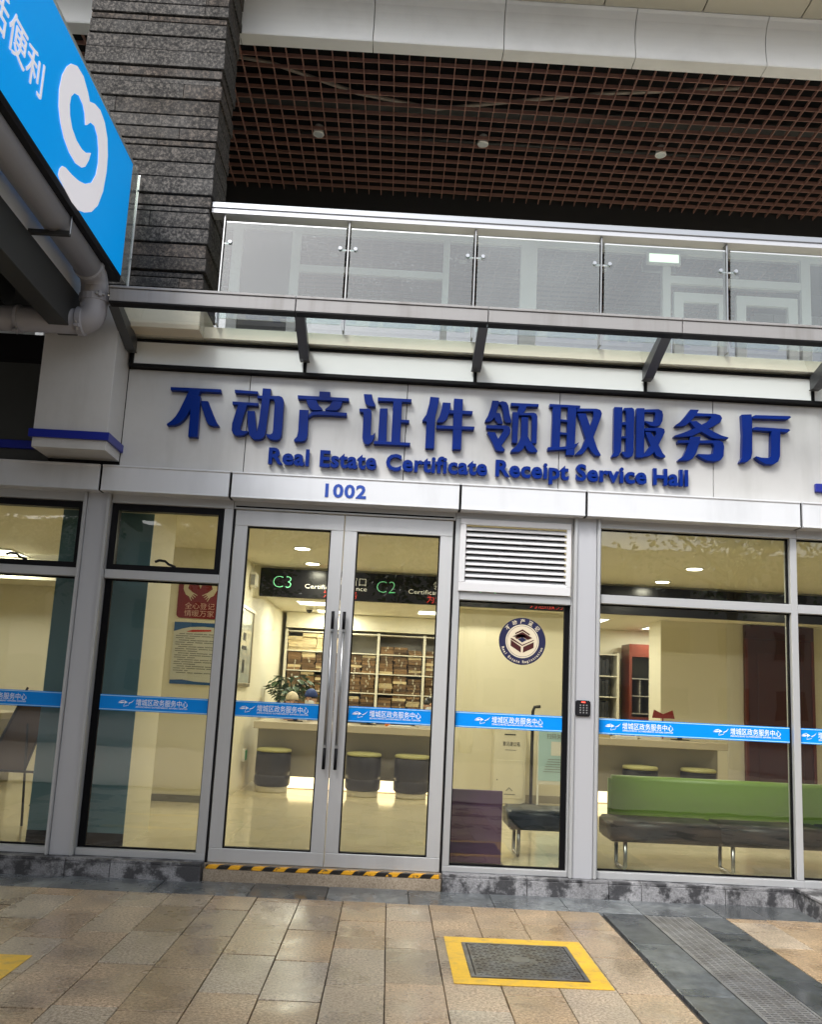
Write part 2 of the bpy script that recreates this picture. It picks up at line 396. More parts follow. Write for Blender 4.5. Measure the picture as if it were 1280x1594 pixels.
def tag(o, label=None, cat=None, group=None, kind=None):
    for k, v in (('label', label), ('category', cat), ('group', group), ('kind', kind)):
        if v: o[k] = v
    return o
def thing(name, loc, label, cat, group=None):
    o = link(name, None, loc); o.empty_display_size = .1
    return tag(o, label, cat, group)
def bx(*a): return MB().box(*a)
def text_mesh(body, size, extrude=.001, offset=0.0, align='LEFT', shear=0.0, spacing=1.0, width=None, xscale=1.0):
    """solid lettering lying in local XY (x right, y up); returns (mesh, width)"""
    cu = bpy.data.curves.new('t', 'FONT'); cu.body = body; cu.size = size; cu.extrude = extrude; cu.offset = offset
    cu.align_x = align; cu.resolution_u = 3; cu.shear = shear; cu.space_character = spacing
    t = bpy.data.objects.new('t', cu); COL.objects.link(t)
    dg = bpy.context.evaluated_depsgraph_get(); me = bpy.data.meshes.new_from_object(t.evaluated_get(dg))
    bpy.data.objects.remove(t); bpy.data.curves.remove(cu)
    xs = [v.co.x for v in me.vertices] or [0, 1]
    x0, x1 = min(xs), max(xs)
    k = (width/(x1-x0)) if width else xscale
    for v in me.vertices: v.co.x = (v.co.x - (x0 if align == 'LEFT' else 0))*k
    return me
def text(name, body, size, loc, material, parent, plane='y', **kw):
    """lettering on a wall: plane 'y' faces -Y, plane 'x' faces +X (reads along +Y), 'xm' faces +X"""
    me = text_mesh(body, size, **kw)
    for v in me.vertices:
        x, y, z = v.co
        v.co = (x, -z, y) if plane == 'y' else (z, x, y)
    me.materials.clear(); me.materials.append(MATS[material])
    return link(name, me, loc, parent)

# sign character outlines: strokes as (x, z) in metres on the sign wall; logo as (y, z) on the neighbour's sign
CHARS = {
'不': [[[-1.542,4.001],[-1.114,4.005],[-1.11,3.975],[-1.54,3.973]],[[-1.38,3.991],[-1.282,3.989],[-1.298,3.938],[-1.37,3.785],[-1.391,3.741],[-1.414,3.709],[-1.441,3.684],[-1.482,3.665],[-1.542,3.66],[-1.543,3.675],[-1.506,3.706],[-1.476,3.745],[-1.451,3.795],[-1.414,3.895]],[[-1.358,3.939],[-1.281,3.934],[-1.275,3.573],[-1.355,3.571]],[[-1.275,3.892],[-1.214,3.893],[-1.188,3.837],[-1.156,3.768],[-1.129,3.716],[-1.101,3.68],[-1.153,3.675],[-1.183,3.682],[-1.204,3.699],[-1.218,3.725],[-1.268,3.85]]],
'动': [[[-0.998,4.009],[-0.798,4.005],[-0.798,3.978],[-0.994,3.979]],[[-1.009,3.903],[-0.787,3.902],[-0.787,3.875],[-1.005,3.874]],[[-0.957,3.877],[-0.881,3.877],[-0.9,3.796],[-0.921,3.688],[-0.923,3.662],[-0.905,3.65],[-0.854,3.65],[-0.857,3.635],[-0.893,3.611],[-0.927,3.603],[-0.956,3.604],[-0.98,3.621],[-0.995,3.649],[-0.995,3.711],[-0.976,3.8]],[[-0.876,3.826],[-0.813,3.828],[-0.786,3.67],[-0.775,3.617],[-0.806,3.58],[-0.843,3.614],[-0.861,3.683]],[[-0.76,4.034],[-0.689,4.033],[-0.696,3.852],[-0.706,3.657],[-0.712,3.617],[-0.727,3.592],[-0.756,3.58],[-0.802,3.576],[-0.812,3.602],[-0.789,3.625],[-0.779,3.661],[-0.771,3.724],[-0.762,3.893]],[[-0.801,3.966],[-0.615,3.974],[-0.59,3.965],[-0.577,3.944],[-0.572,3.913],[-0.569,3.7],[-0.571,3.625],[-0.587,3.59],[-0.62,3.58],[-0.663,3.586],[-0.69,3.605],[-0.704,3.632],[-0.666,3.631],[-0.65,3.642],[-0.647,3.669],[-0.649,3.908],[-0.659,3.939],[-0.8,3.94]]],
'产': [[[-0.46,3.99],[-0.021,3.99],[-0.019,3.959],[-0.455,3.956]],[[-0.277,4.035],[-0.183,4.035],[-0.183,3.985],[-0.275,3.984]],[[-0.385,3.956],[-0.295,3.954],[-0.281,3.921],[-0.238,3.875],[-0.242,3.868],[-0.302,3.864],[-0.332,3.867],[-0.357,3.888],[-0.374,3.92]],[[-0.162,3.955],[-0.075,3.956],[-0.081,3.919],[-0.098,3.887],[-0.123,3.871],[-0.216,3.867],[-0.219,3.878],[-0.185,3.909]],[[-0.318,3.851],[-0.233,3.861],[-0.03,3.858],[-0.03,3.826],[-0.265,3.824],[-0.32,3.817],[-0.352,3.793],[-0.354,3.815],[-0.339,3.842]],[[-0.436,3.862],[-0.357,3.863],[-0.351,3.664],[-0.353,3.62],[-0.37,3.59],[-0.401,3.58],[-0.461,3.579],[-0.464,3.596],[-0.44,3.624],[-0.433,3.669]]],
'证': [[[0.103,4.033],[0.174,4.035],[0.183,3.988],[0.209,3.941],[0.208,3.927],[0.156,3.926],[0.125,3.945],[0.112,3.98]],[[0.072,3.902],[0.158,3.905],[0.174,3.893],[0.179,3.863],[0.183,3.673],[0.198,3.673],[0.219,3.701],[0.216,3.661],[0.201,3.616],[0.171,3.588],[0.141,3.591],[0.121,3.612],[0.113,3.646],[0.11,3.864],[0.104,3.869],[0.076,3.871]],[[0.225,4.011],[0.514,4.011],[0.514,3.981],[0.226,3.977]],[[0.247,3.913],[0.313,3.915],[0.319,3.614],[0.246,3.619]],[[0.358,4.003],[0.434,4.005],[0.436,3.621],[0.359,3.621]],[[0.432,3.824],[0.504,3.824],[0.504,3.797],[0.43,3.797]],[[0.212,3.623],[0.523,3.625],[0.522,3.597],[0.213,3.595]]],
'件': [[[0.673,4.042],[0.752,4.039],[0.741,3.949],[0.724,3.859],[0.727,3.584],[0.651,3.582],[0.651,3.81],[0.648,3.82],[0.616,3.819],[0.615,3.83],[0.646,3.881],[0.667,3.98]],[[0.782,3.998],[0.851,3.998],[0.846,3.919],[0.825,3.851],[0.794,3.82],[0.739,3.813],[0.738,3.828],[0.758,3.869],[0.776,3.942]],[[0.878,4.038],[0.955,4.037],[0.956,3.588],[0.881,3.586]],[[0.845,3.933],[1.043,3.935],[1.04,3.903],[0.842,3.901]],[[0.737,3.791],[1.063,3.798],[1.06,3.767],[0.738,3.76]]],
'领': [[[1.207,4.039],[1.263,4.04],[1.268,4.02],[1.245,3.933],[1.276,3.93],[1.304,3.847],[1.304,3.836],[1.266,3.834],[1.241,3.861],[1.23,3.888],[1.209,3.86],[1.192,3.848],[1.152,3.847],[1.151,3.858],[1.173,3.898],[1.196,3.975]],[[1.264,4.028],[1.294,4.039],[1.328,4.032],[1.347,4.002],[1.362,3.913],[1.378,3.865],[1.377,3.85],[1.334,3.847],[1.312,3.87],[1.301,3.945],[1.285,3.998],[1.269,4.011]],[[1.163,3.817],[1.335,3.824],[1.361,3.813],[1.372,3.789],[1.367,3.753],[1.31,3.661],[1.299,3.643],[1.329,3.609],[1.325,3.593],[1.282,3.591],[1.248,3.604],[1.22,3.665],[1.172,3.751],[1.178,3.758],[1.241,3.759],[1.268,3.703],[1.311,3.776],[1.308,3.789],[1.164,3.786]],[[1.367,4.028],[1.608,4.03],[1.606,4.003],[1.368,3.998]],[[1.437,4.002],[1.506,4.006],[1.494,3.965],[1.474,3.933],[1.426,3.93],[1.426,3.952]],[[1.384,3.946],[1.439,3.946],[1.432,3.672],[1.387,3.672]],[[1.443,3.936],[1.564,3.951],[1.586,3.944],[1.599,3.918],[1.598,3.677],[1.554,3.677],[1.552,3.897],[1.539,3.923],[1.44,3.917]],[[1.461,3.905],[1.52,3.906],[1.522,3.735],[1.545,3.692],[1.607,3.616],[1.603,3.6],[1.547,3.597],[1.517,3.615],[1.499,3.654],[1.482,3.618],[1.449,3.594],[1.381,3.59],[1.378,3.603],[1.422,3.645],[1.45,3.695],[1.462,3.732]]],
'取': [[[1.702,4.038],[1.968,4.038],[1.965,4.014],[1.703,4.01]],[[1.729,4.011],[1.801,4.013],[1.797,3.641],[1.725,3.637]],[[1.86,4.014],[1.934,4.014],[1.923,3.593],[1.852,3.591]],[[1.796,3.906],[1.861,3.902],[1.861,3.882],[1.797,3.885]],[[1.794,3.791],[1.861,3.788],[1.861,3.767],[1.795,3.769]],[[1.694,3.651],[1.801,3.659],[1.857,3.671],[1.929,3.692],[1.962,3.712],[1.93,3.657],[1.853,3.639],[1.695,3.622]],[[1.937,4.01],[2.105,4.017],[2.139,4.008],[2.154,3.977],[2.141,3.927],[2.087,3.772],[2.033,3.663],[2.0,3.612],[1.978,3.6],[1.931,3.595],[1.933,3.606],[1.982,3.66],[2.023,3.769],[2.081,3.942],[2.08,3.982],[2.071,3.99],[1.937,3.978]],[[1.942,3.965],[2.015,3.967],[2.047,3.877],[2.083,3.763],[2.119,3.659],[2.147,3.612],[2.147,3.6],[2.103,3.598],[2.068,3.629],[2.042,3.672],[2.01,3.759]]],
'服': [[[2.26,4.042],[2.332,4.044],[2.324,3.697],[2.321,3.648],[2.3,3.607],[2.245,3.593],[2.242,3.604],[2.261,3.64],[2.258,3.693]],[[2.344,4.038],[2.413,4.046],[2.431,4.033],[2.435,4.007],[2.431,3.65],[2.421,3.614],[2.386,3.596],[2.352,3.601],[2.328,3.635],[2.33,3.648],[2.362,3.65],[2.364,3.985],[2.357,4.016],[2.34,4.01]],[[2.33,3.911],[2.366,3.911],[2.367,3.886],[2.33,3.884]],[[2.329,3.786],[2.366,3.786],[2.366,3.766],[2.329,3.764]],[[2.452,4.042],[2.522,4.046],[2.52,3.619],[2.507,3.603],[2.451,3.602]],[[2.52,4.034],[2.643,4.044],[2.674,4.029],[2.683,3.994],[2.677,3.94],[2.657,3.898],[2.618,3.884],[2.574,3.889],[2.522,3.922],[2.524,3.931],[2.592,3.926],[2.609,3.945],[2.616,3.999],[2.609,4.012],[2.52,4.007]],[[2.523,3.868],[2.661,3.878],[2.691,3.869],[2.698,3.843],[2.679,3.797],[2.644,3.724],[2.601,3.65],[2.567,3.622],[2.52,3.61],[2.507,3.619],[2.524,3.646],[2.575,3.72],[2.622,3.82],[2.618,3.845],[2.523,3.842]],[[2.527,3.833],[2.575,3.834],[2.605,3.793],[2.644,3.724],[2.679,3.655],[2.703,3.63],[2.7,3.616],[2.662,3.611],[2.623,3.625],[2.606,3.659],[2.566,3.728]]],
'务': [[[2.92,4.058],[2.995,4.059],[2.967,4.008],[2.93,3.958],[2.878,3.909],[2.836,3.899],[2.786,3.899],[2.789,3.91],[2.831,3.941],[2.878,3.998]],[[2.972,4.028],[3.139,4.031],[3.181,4.021],[3.196,3.995],[3.18,3.956],[3.118,3.915],[3.023,3.866],[2.93,3.818],[2.846,3.806],[2.779,3.804],[2.779,3.815],[2.857,3.846],[2.961,3.895],[3.066,3.955],[3.102,3.995],[3.092,4.005],[2.956,3.997]],[[2.909,3.951],[2.972,3.957],[3.034,3.915],[3.128,3.867],[3.19,3.84],[3.25,3.826],[3.242,3.811],[3.137,3.805],[3.096,3.817],[3.023,3.856],[2.951,3.9]],[[2.919,3.814],[3.008,3.819],[2.997,3.763],[2.971,3.676],[2.939,3.621],[2.898,3.6],[2.813,3.595],[2.815,3.606],[2.856,3.638],[2.888,3.704]],[[2.81,3.777],[3.169,3.794],[3.2,3.78],[3.21,3.743],[3.204,3.658],[3.177,3.619],[3.136,3.606],[3.063,3.607],[3.001,3.636],[2.976,3.655],[2.981,3.664],[3.074,3.666],[3.11,3.674],[3.124,3.738],[3.111,3.764],[2.81,3.751]]],
'厅': [[[3.364,4.037],[3.453,4.045],[3.457,3.972],[3.453,3.703],[3.442,3.65],[3.405,3.616],[3.343,3.607],[3.345,3.618],[3.364,3.656],[3.372,3.859]],[[3.458,4.026],[3.485,4.04],[3.789,4.048],[3.797,4.037],[3.767,4.014],[3.458,4.006]],[[3.46,3.923],[3.488,3.933],[3.776,3.931],[3.786,3.92],[3.759,3.897],[3.462,3.902]],[[3.621,3.922],[3.7,3.921],[3.692,3.685],[3.676,3.636],[3.634,3.607],[3.571,3.604],[3.52,3.627],[3.476,3.662],[3.484,3.673],[3.531,3.663],[3.593,3.663],[3.612,3.68]]],
}
LOGO = [[-1.99,5.58],[-1.895,5.64],[-1.782,5.653],[-1.681,5.608],[-1.635,5.571],[-1.542,5.624],[-1.438,5.653],[-1.334,5.629],[-1.251,5.557],[-1.206,5.441],[-1.195,5.316],[-1.219,5.139],[-1.286,4.982],[-1.384,4.872],[-1.503,4.795],[-1.609,4.748],[-1.722,4.738],[-1.948,4.762],[-1.976,4.776],[-1.967,4.826],[-1.934,4.868],[-1.879,4.892],[-1.774,4.91],[-1.652,4.943],[-1.545,4.99],[-1.443,5.066],[-1.383,5.169],[-1.366,5.273],[-1.385,5.36],[-1.43,5.443],[-1.503,5.475],[-1.579,5.448],[-1.632,5.388],[-1.66,5.367],[-1.691,5.434],[-1.736,5.469],[-1.813,5.478],[-1.884,5.442],[-1.93,5.38],[-1.936,5.316],[-1.914,5.253],[-1.86,5.2],[-1.771,5.172],[-1.671,5.175],[-1.592,5.2],[-1.512,5.255],[-1.533,5.181],[-1.579,5.101],[-1.635,5.056],[-1.741,5.018],[-1.854,5.02],[-1.957,5.052],[-2.035,5.111],[-2.088,5.187],[-2.111,5.297],[-2.094,5.413],[-2.047,5.511]]
# ================================================================== GROUND
obj('ground', bx(-150, 150, -150, 120, -.3, -.045), 'asphalt', kind='structure')
pav = link('pavement', None, (0, -2.9, -.03)); pav['kind'] = 'structure'
obj('bedding', bx(-4.4, 6.4, -5.6, -.05, -.044, -.026), 'joint_sand', pav)
TW, TL, GAP = .315, .62, .0055
slab_cache = {}
def slab(name, x0, x1, y0, y1, m, h=.03, gap=GAP):
    k = (round(x1-x0, 3), round(y1-y0, 3), m)
    if k not in slab_cache:
        a, b = (x1-x0-gap)/2, (y1-y0-gap*2)/2
        slab_cache[k] = mesh_from(name, bx(-a, a, -b, b, -h, 0), m, bevel=.0025)
    o = link(name, slab_cache[k], ((x0+x1)/2, (y0+y1)/2, random.uniform(-.0018, .0015)), pav)
    o.rotation_euler = (random.uniform(-.0025, .0025), random.uniform(-.003, .003), random.uniform(-.002, .002))
    return o
def column(x0, x1, phase, m, ytop=-.585, ybot=-5.2, ln=TL):
    phase = random.uniform(.15, .98) if m == 'paving_granite' else phase
    y = ytop; first = True
    while y > ybot+.05:
        l = ln*phase if first and phase > .12 else ln
        first = False
        yb = max(y-l, ybot); slab('paving_slab', x0, x1, yb, y, m); y = yb
nleft = 20
x_first = .51-TW*14
for k in range(nleft):
    xa = x_first+TW*k; xb = min(xa+TW, 2.115)
    if xb-xa < .05: break
    column(xa, xb, (.25, .78, .40, .95)[k % 4] if k % 2 else (.55, .32)[(k//2) % 2], 'paving_granite')
column(2.115, 2.415, .8, 'dark_slate', ln=.95); column(2.755, 3.03, .45, 'dark_slate', ln=.95)
column(3.03, 3.33, .5, 'paving_granite')
for k in range(9): column(3.33+TW*k, 3.33+TW*(k+1), (.3, .7)[k % 2], 'paving_granite')
xs = [-4.2, -3.4, -2.62, -1.98, -1.22, -.52, .06, .68, 1.32, 1.87, 2.42, 3.02, 3.36, 4.1, 4.9, 5.8]
for a, b in zip(xs, xs[1:]): slab('border_slab', a, b, -.585, -.14, 'border_slate')

# drain channel
dr = thing('drain_grate', (2.585, -2.9, -.03), 'long perforated grey metal drain grate set between dark slate strips', 'drain grate')
obj('channel', bx(2.425, 2.745, -5.2, -.60, -.028, -.020), 'black_void', dr)
for s in (2.421, 2.735): obj('edge_frame', bx(s, s+.014, -5.2, -.60, -.019, .001), 'grate_metal', dr)
sec = MB()
for i in range(7): sec.box(-.145+i*.046, -.145+i*.046+.010, -.5, .5, -.018, -.0015)
ny = 32
for j in range(ny): sec.box(-.147, .147, -.5+j/ny, -.5+j/ny+.0125, -.014, -.0005)
sm = mesh_from('grate_panel', sec, 'grate_metal')
for j in range(5): link('grate_panel', sm, (2.585, -1.10-j*1.003, 0), dr)

# painted markings and covers
def ring(x0, x1, y0, y1, X0, X1, Y0, Y1, z0, z1):
    m = MB(); m.box(x0, x1, y0, Y0, z0, z1).box(x0, x1, Y1, y1, z0, z1).box(x0, X0, Y0, Y1, z0, z1).box(X1, x1, Y0, Y1, z0, z1)
    return m
pm = thing('painted_marking', (1.32, -1.83, .0015), 'yellow painted square outline around the iron manhole cover in front of the door', 'road marking')
for a in ((.885, 1.757, -2.268, -2.166), (.885, 1.757, -1.51, -1.392), (.885, .985, -2.165, -1.511), (1.655, 1.757, -2.165, -1.511)):
    obj('paint_band', bx(*a, .0012, .0036), 'yellow_paint', pm)
mc = thing('manhole_cover', (1.32, -1.84, .002), 'rectangular chequered iron manhole cover inside the yellow painted outline', 'manhole cover')
obj('frame', ring(.99, 1.65, -2.16, -1.516, 1.012, 1.628, -2.138, -1.538, .0016, .008), 'cast_iron', mc)
obj('gap', bx(1.012, 1.628, -2.138, -1.538, .0012, .0022), 'black_void', mc)
pl = obj('plate', bx(1.018, 1.622, -2.132, -1.544, .0022, .0075), 'cast_iron', mc, bevel=.002)
st = MB()
for i in range(16):
    for j in range(18):
        x, y = 1.036+i*.0372, -2.118+j*.0326
        if math.hypot(x-1.31, y+1.83) < .07: continue
        if (i+j) % 2: st.box(x-.003, x+.029, y-.002, y+.012, .0076, .0098)
        else: st.box(x+.006, x+.016, y-.010, y+.020, .0076, .0098)
obj('raised_tread', st, 'cast_iron', pl)['kind'] = 'stuff'
obj('emblem_disc', MB().lathe((1.31, -1.83, .0076), [(.062, 0), (.06, .0022)], 20), 'cast_iron', pl)
py = thing('painted_marking', (-1.8, -2.5, .0015), 'corner of a yellow painted square at the left edge of the pavement', 'road marking')
obj('paint_band', bx(-2.5, -1.44, -2.24, -2.114, .0012, .0036), 'yellow_paint', py)
obj('paint_band', bx(-1.56, -1.44, -3.0, -2.242, .0012, .0036), 'yellow_paint', py)
obj('paint_band', bx(-2.5, -1.44, -3.12, -3.002, .0012, .0036), 'yellow_paint', py)

# ================================================================== PLINTH AND STEP
def plinth(blocks, y0, label):
    t = thing('stone_plinth', ((blocks[0][0]+blocks[-1][1])/2, y0, 0), label, 'plinth')
    for a, b in blocks:
        obj('stone_block', bx(a+.0025, b-.0025, y0, .04, -.02, .112), 'plinth_stone', t, bevel=.003)
        obj('coping_stone', bx(a+.0025, b-.0025, y0+.012, .04, .114, .134), 'plinth_stone', t, bevel=.002)
    return t
plinth([(-4.4, -3.0), (-3.0, -2.0), (-2.0, -1.65), (-1.65, -.947)], -.20, 'stained grey stone plinth left of the glass entrance doors')
plinth([(.947, 1.62), (1.62, 2.27), (2.27, 2.53), (2.53, 3.2), (3.2, 3.745), (3.745, 6.2)], -.17, 'blotched grey stone plinth right of the glass entrance doors')
cb = thing('corner_stone', (4.4, -.4, 0), 'projecting dark stone block at the right end of the plinth', 'stone block')
obj('stone_body', bx(3.75, 5.2, -.62, -.174, -.02, .135), 'plinth_stone', cb, bevel=.004)
obj('capstone', bx(3.74, 5.2, -.63, -.174, .137, .158), 'plinth_stone', cb, bevel=.003)
es = thing('entrance_step', (0, -.1, 0), 'speckled granite step below the double glass doors', 'step')
obj('tread_stone', bx(-.943, .943, -.125, .1, -.02, .085), 'step_granite', es, bevel=.004)
obj('threshold_bar', bx(-.943, .943, -.09, .1, .087, .122), 'step_granite', es)
obj('hazard_tape', bx(-.925, .925, -.128, -.092, .0872, .119), 'hazard_tape', es, bevel=.003)

# ================================================================== SHOPFRONT
def post(x0, x1, label):
    t = thing('aluminium_post', ((x0+x1)/2, -.05, .134), label, 'post')
    obj('core', bx(x0+.03, x1-.03, -.105, .06, .1345, 3.075), 'post_metal', t, bevel=.003)
    for a in (x0, x1-.028): obj('flange', bx(a, a+.028, -.128, .055, .1345, 3.075), 'window_metal', t, bevel=.007, seg=2)
    return t
post(-2.2, -1.98, 'grey aluminium post left of the entrance between two tall windows')
rp = post(1.957, 2.18, 'pale aluminium post carrying the black keypad')
kp = thing('keypad', (2.05, -.115, 1.41), 'small black door keypad with red light on the aluminium post', 'keypad')
obj('case', bx(1.99, 2.112, -.128, -.106, 1.412, 1.54), 'keypad_black', kp, bevel=.008, seg=2)
for i in range(3):
    for j in range(4): obj('key', bx(2.022+i*.026, 2.034+i*.026, -.1305, -.1285, 1.436+j*.02, 1.446+j*.02), 'keypad_dots', kp)
obj('status_light', bx(2.035, 2.067, -.1305, -.1285, 1.522, 1.529), 'red_led', kp)
def frame_rect(x0, x1, z0, z1, wl, wr, wb, wt, y0, y1):
    return [(x0, x1, y0, y1, z1-wt, z1), (x0, x1, y0, y1, z0, z0+wb), (x0, x0+wl, y0, y1, z0+wb, z1-wt), (x1-wr, x1, y0, y1, z0+wb, z1-wt)]
def members(t, x0, x1, z0, z1, wl, wr, wb, wt, y0, y1, m, names=('head_rail', 'bottom_rail', 'stile', 'stile'), bevel=.003):
    for n, a in zip(names, frame_rect(x0, x1, z0, z1, wl, wr, wb, wt, y0, y1)):
        if a[1]-a[0] > .001 and a[5]-a[4] > .001: obj(n, bx(*a), m, t, bevel=bevel)
GY0, GY1 = -.020, -.012
def decal(t, x0, x1, starts):
    d = obj('decal_strip', bx(x0, x1, GY0-.0042, GY0-.0015, 1.273, 1.401), 'decal_blue', t)
    for z in (1.279, 1.390): obj('edge_line', bx(x0, x1, GY0-.0062, GY0-.0045, z, z+.005), 'decal_pale', d)
    for s in starts:
        w_ = .425; z0 = 1.325
        text('lettering', '增城区政务服务中心', .058, (s, GY0-.0050, z0), 'decal_white', d, offset=.0002, extrude=.0004, width=w_)
        text('lettering', 'ZENGCHENG GOVERNMENT AFFAIRS CENTER', .016, (s, GY0-.0050, z0-.021), 'decal_white', d, offset=.0002, extrude=.0004, width=w_)
        lx = s-.145; g = MB(); Y = (GY0-.0056, GY0-.0048)
        g.prism([(lx, z0+.014), (lx+.022, z0+.030), (lx+.048, z0+.035), (lx+.048, z0+.030), (lx+.026, z0+.025)], 'y', *Y)
        g.prism([(lx, z0+.010), (lx+.028, z0+.021), (lx+.048, z0+.021), (lx+.048, z0+.013), (lx+.03, z0+.009)], 'y', *Y)
        g.prism([(lx+.052, z0+.006), (lx+.052, z0+.032), (lx+.078, z0+.018)], 'y', *Y)
        g.prism([(lx+.082, z0+.012), (lx+.105, z0+.020), (lx+.132, z0+.042), (lx+.112, z0+.018), (lx+.09, z0+.008)], 'y', *Y)
        g.prism([(lx+.046, z0-.016), (lx+.049, z0-.017), (lx+.052, z0+.004), (lx+.050, z0+.004)], 'y', *Y)
        g.prism([(lx+.049, z0-.017), (lx+.085, z0-.008), (lx+.094, z0+.006), (lx+.084, z0-.005), (lx+.049, z0-.014)], 'y', *Y)
        obj('logo', g, 'decal_white', d)
def window(x0, x1, label, starts, right_stile=.0, left_stile=.0, awning=True, z_tr=2.355, top=True, black_side=0, keep=None):
    t = thing('shop_window', ((x0+x1)/2, 0, .134), label, 'window', )
    members(t, x0, x1, .1345, 3.075, left_stile, right_stile, .055, .075, -.075, .05, 'window_metal', bevel=.004)
    a, b = x0+left_stile, x1-right_stile
    obj('transom', bx(a, b, -.078, .05, z_tr, z_tr+.075), 'window_metal', t, bevel=.004)
    if awning:
        sa = obj('awning_sash', MB().box(a, b, -.045, .03, z_tr+.0755, z_tr+.125).box(a, b, -.045, .03, 2.945, 2.9995).box(a, a+.055, -.045, .03, z_tr+.125, 2.945).box(b-.055, b, -.045, .03, z_tr+.125, 2.945), 'black_frame', t)
        obj('pane', bx(a+.055, b-.055, GY0, GY1, z_tr+.125, 2.945), 'pane_glass', sa)
        hx = (a+b)/2
        obj('handle', MB().tube([(hx+.09, -.01, z_tr+.13), (hx+.03, -.01, z_tr+.15), (hx+.0, -.01, z_tr+.175), (hx-.05, -.01, z_tr+.18), (hx-.085, -.01, z_tr+.165)], .011, 6), 'black_frame', sa)
    else:
        members(t, a, b, z_tr+.0755, 2.9995, .012, .012, .012, .012, -.03, .0, 'gasket', ('gasket',)*4, 0)
        obj('pane', bx(a+.012, b-.012, GY0, GY1, z_tr+.0875, 2.9875), 'pane_glass', t)
    members(t, a, b, .190, z_tr-.0005, .012+black_side*.045, .012+(0 if black_side else .0), .012, .012, -.03, .0, 'gasket', ('gasket',)*4, 0)
    obj('pane', bx(a+.012, b-.012, GY0, GY1, .202, z_tr-.0125), 'pane_glass', t)
    decal(t, a+.014, b-.014, starts)
    return t
window(-3.35, -2.203, 'tall window at the left picture edge with black hinged top sash', (-2.945,), .0, .05, black_side=0)
window(-1.977, -.948, 'tall window with posters behind it just left of the double doors', (-1.625,), .075, .0, black_side=1)
window(2.183, 3.88, 'wide window right of the keypad post showing the green bench', (2.405, 3.31), .058, .012, awning=False)
window(3.8805, 5.6, 'partly shown window at the right picture edge', (4.05, 4.9), .06, .0, awning=False)
# middle light: louvre above, pane below
t = thing('shop_window', (1.45, 0, .134), 'narrow window with round emblem under the louvred vent', 'window')
members(t, .947, 1.9565, .1345, 3.075, .055, .012, .045, .055, -.075, .05, 'window_metal', bevel=.004)
obj('transom', bx(1.002, 1.9445, -.078, .05, 2.325, 2.395), 'window_metal', t, bevel=.004)
members(t, 1.002, 1.9445, .1805, 2.3245, .010, .045, .012, .012, -.035, .0, 'gasket', ('gasket',)*4, 0)
obj('pane', bx(1.012, 1.8995, GY0, GY1, .1925, 2.3125), 'pane_glass', t)
decal(t, 1.013, 1.93, (1.315,))
em = obj('emblem_ring', MB().lathe((0, 0, 0), [(.198, 0), (.198, .001)], 48), 'emblem_navy', t, loc=(0, 0, 0))
em.rotation_euler = (R(90), 0, 0); em.location = Vector((1.550, GY0-.002, 2.006))-WL[t.name]; WL[em.name] = Vector((1.55, GY0-.002, 2.006))
def epart(name, polys, m, h0=.0014, h1=.002):
    g = MB()
    for p in polys: g.prism(p, 'z', h0, h1)
    o = bpy.data.objects.new(name, mesh_from(name, g, m)); COL.objects.link(o); o.parent = em; return o
circ = lambda r, n=40: [(r*math.cos(2*math.pi*i/n), r*math.sin(2*math.pi*i/n)) for i in range(n)]
epart('inner_disc', [circ(.141)], 'emblem_cream', .0012, .0016)
epart('inner_line', [[(r*math.cos(a), r*math.sin(a)) for r, a in ((.131, i*.157), (.131, i*.157+.157), (.128, i*.157+.157), (.128, i*.157))] for i in range(40)], 'emblem_navy', .0017, .002)
k = .00039
def E(*p): return [((x-615)*k, (615-y)*k) for x, y in p]
epart('emblem_book', [E((365, 590), (590, 735), (590, 860), (365, 722)), E((865, 620), (640, 735), (635, 860), (865, 745)),
    E((365, 555), (405, 560), (615, 690), (865, 570), (865, 590), (615, 715), (365, 580)), E((400, 522), (615, 410), (830, 535), (740, 580), (715, 575), (615, 520), (500, 575), (450, 545), (615, 450), (770, 545)),
    E((460, 440), (615, 355), (772, 450), (772, 485), (615, 395), (460, 472))], 'emblem_red', .0017, .0021)
epart('emblem_diamond', [E((515, 575), (610, 525), (715, 582), (610, 642))], 'emblem_navy', .0022, .0026)
def arc_text(chars, r, a0, a1, size, flip):
    n = len(chars)
    for i, ch in enumerate(chars):
        if ch == ' ': continue
        a = a0+(a1-a0)*i/(n-1)
        me = text_mesh(ch, size, extrude=.0003, offset=.0008, align='CENTER'); me.materials.clear(); me.materials.append(MATS['emblem_cream'])
        o = bpy.data.objects.new('lettering', me); COL.objects.link(o); o.parent = em
        rr = r if not flip else r
        o.location = (rr*math.cos(a), rr*math.sin(a), .0018); o.rotation_euler = (0, 0, a-math.pi/2 if not flip else a+math.pi/2)
arc_text('不动产登记', .152, R(138), R(42), .042, False)
arc_text('Real Estate Registration', .182, R(200), R(342), .030, True)
# louvred vent
v = thing('louvre_vent', (1.45, -.06, 2.40), 'white louvred air vent above the emblem window', 'vent')
members(v, .985, 1.935, 2.3965, 3.018, .052, .042, .075, .052, -.105, -.079, 'vent_white', ('frame_rail', 'frame_rail', 'frame_stile', 'frame_stile'), .004)
obj('duct_back', bx(1.037, 1.893, -.02, -.015, 2.47, 2.967), 'black_void', v)
lm = mesh_from('slat', MB().prism([(-.098, .0), (-.092, -.004), (-.052, .034), (-.058, .038)], 'x', -.428, .428), 'vent_white')
for i in range(10): link('slat', lm, (1.465, 0, 2.474+i*.0497), v)

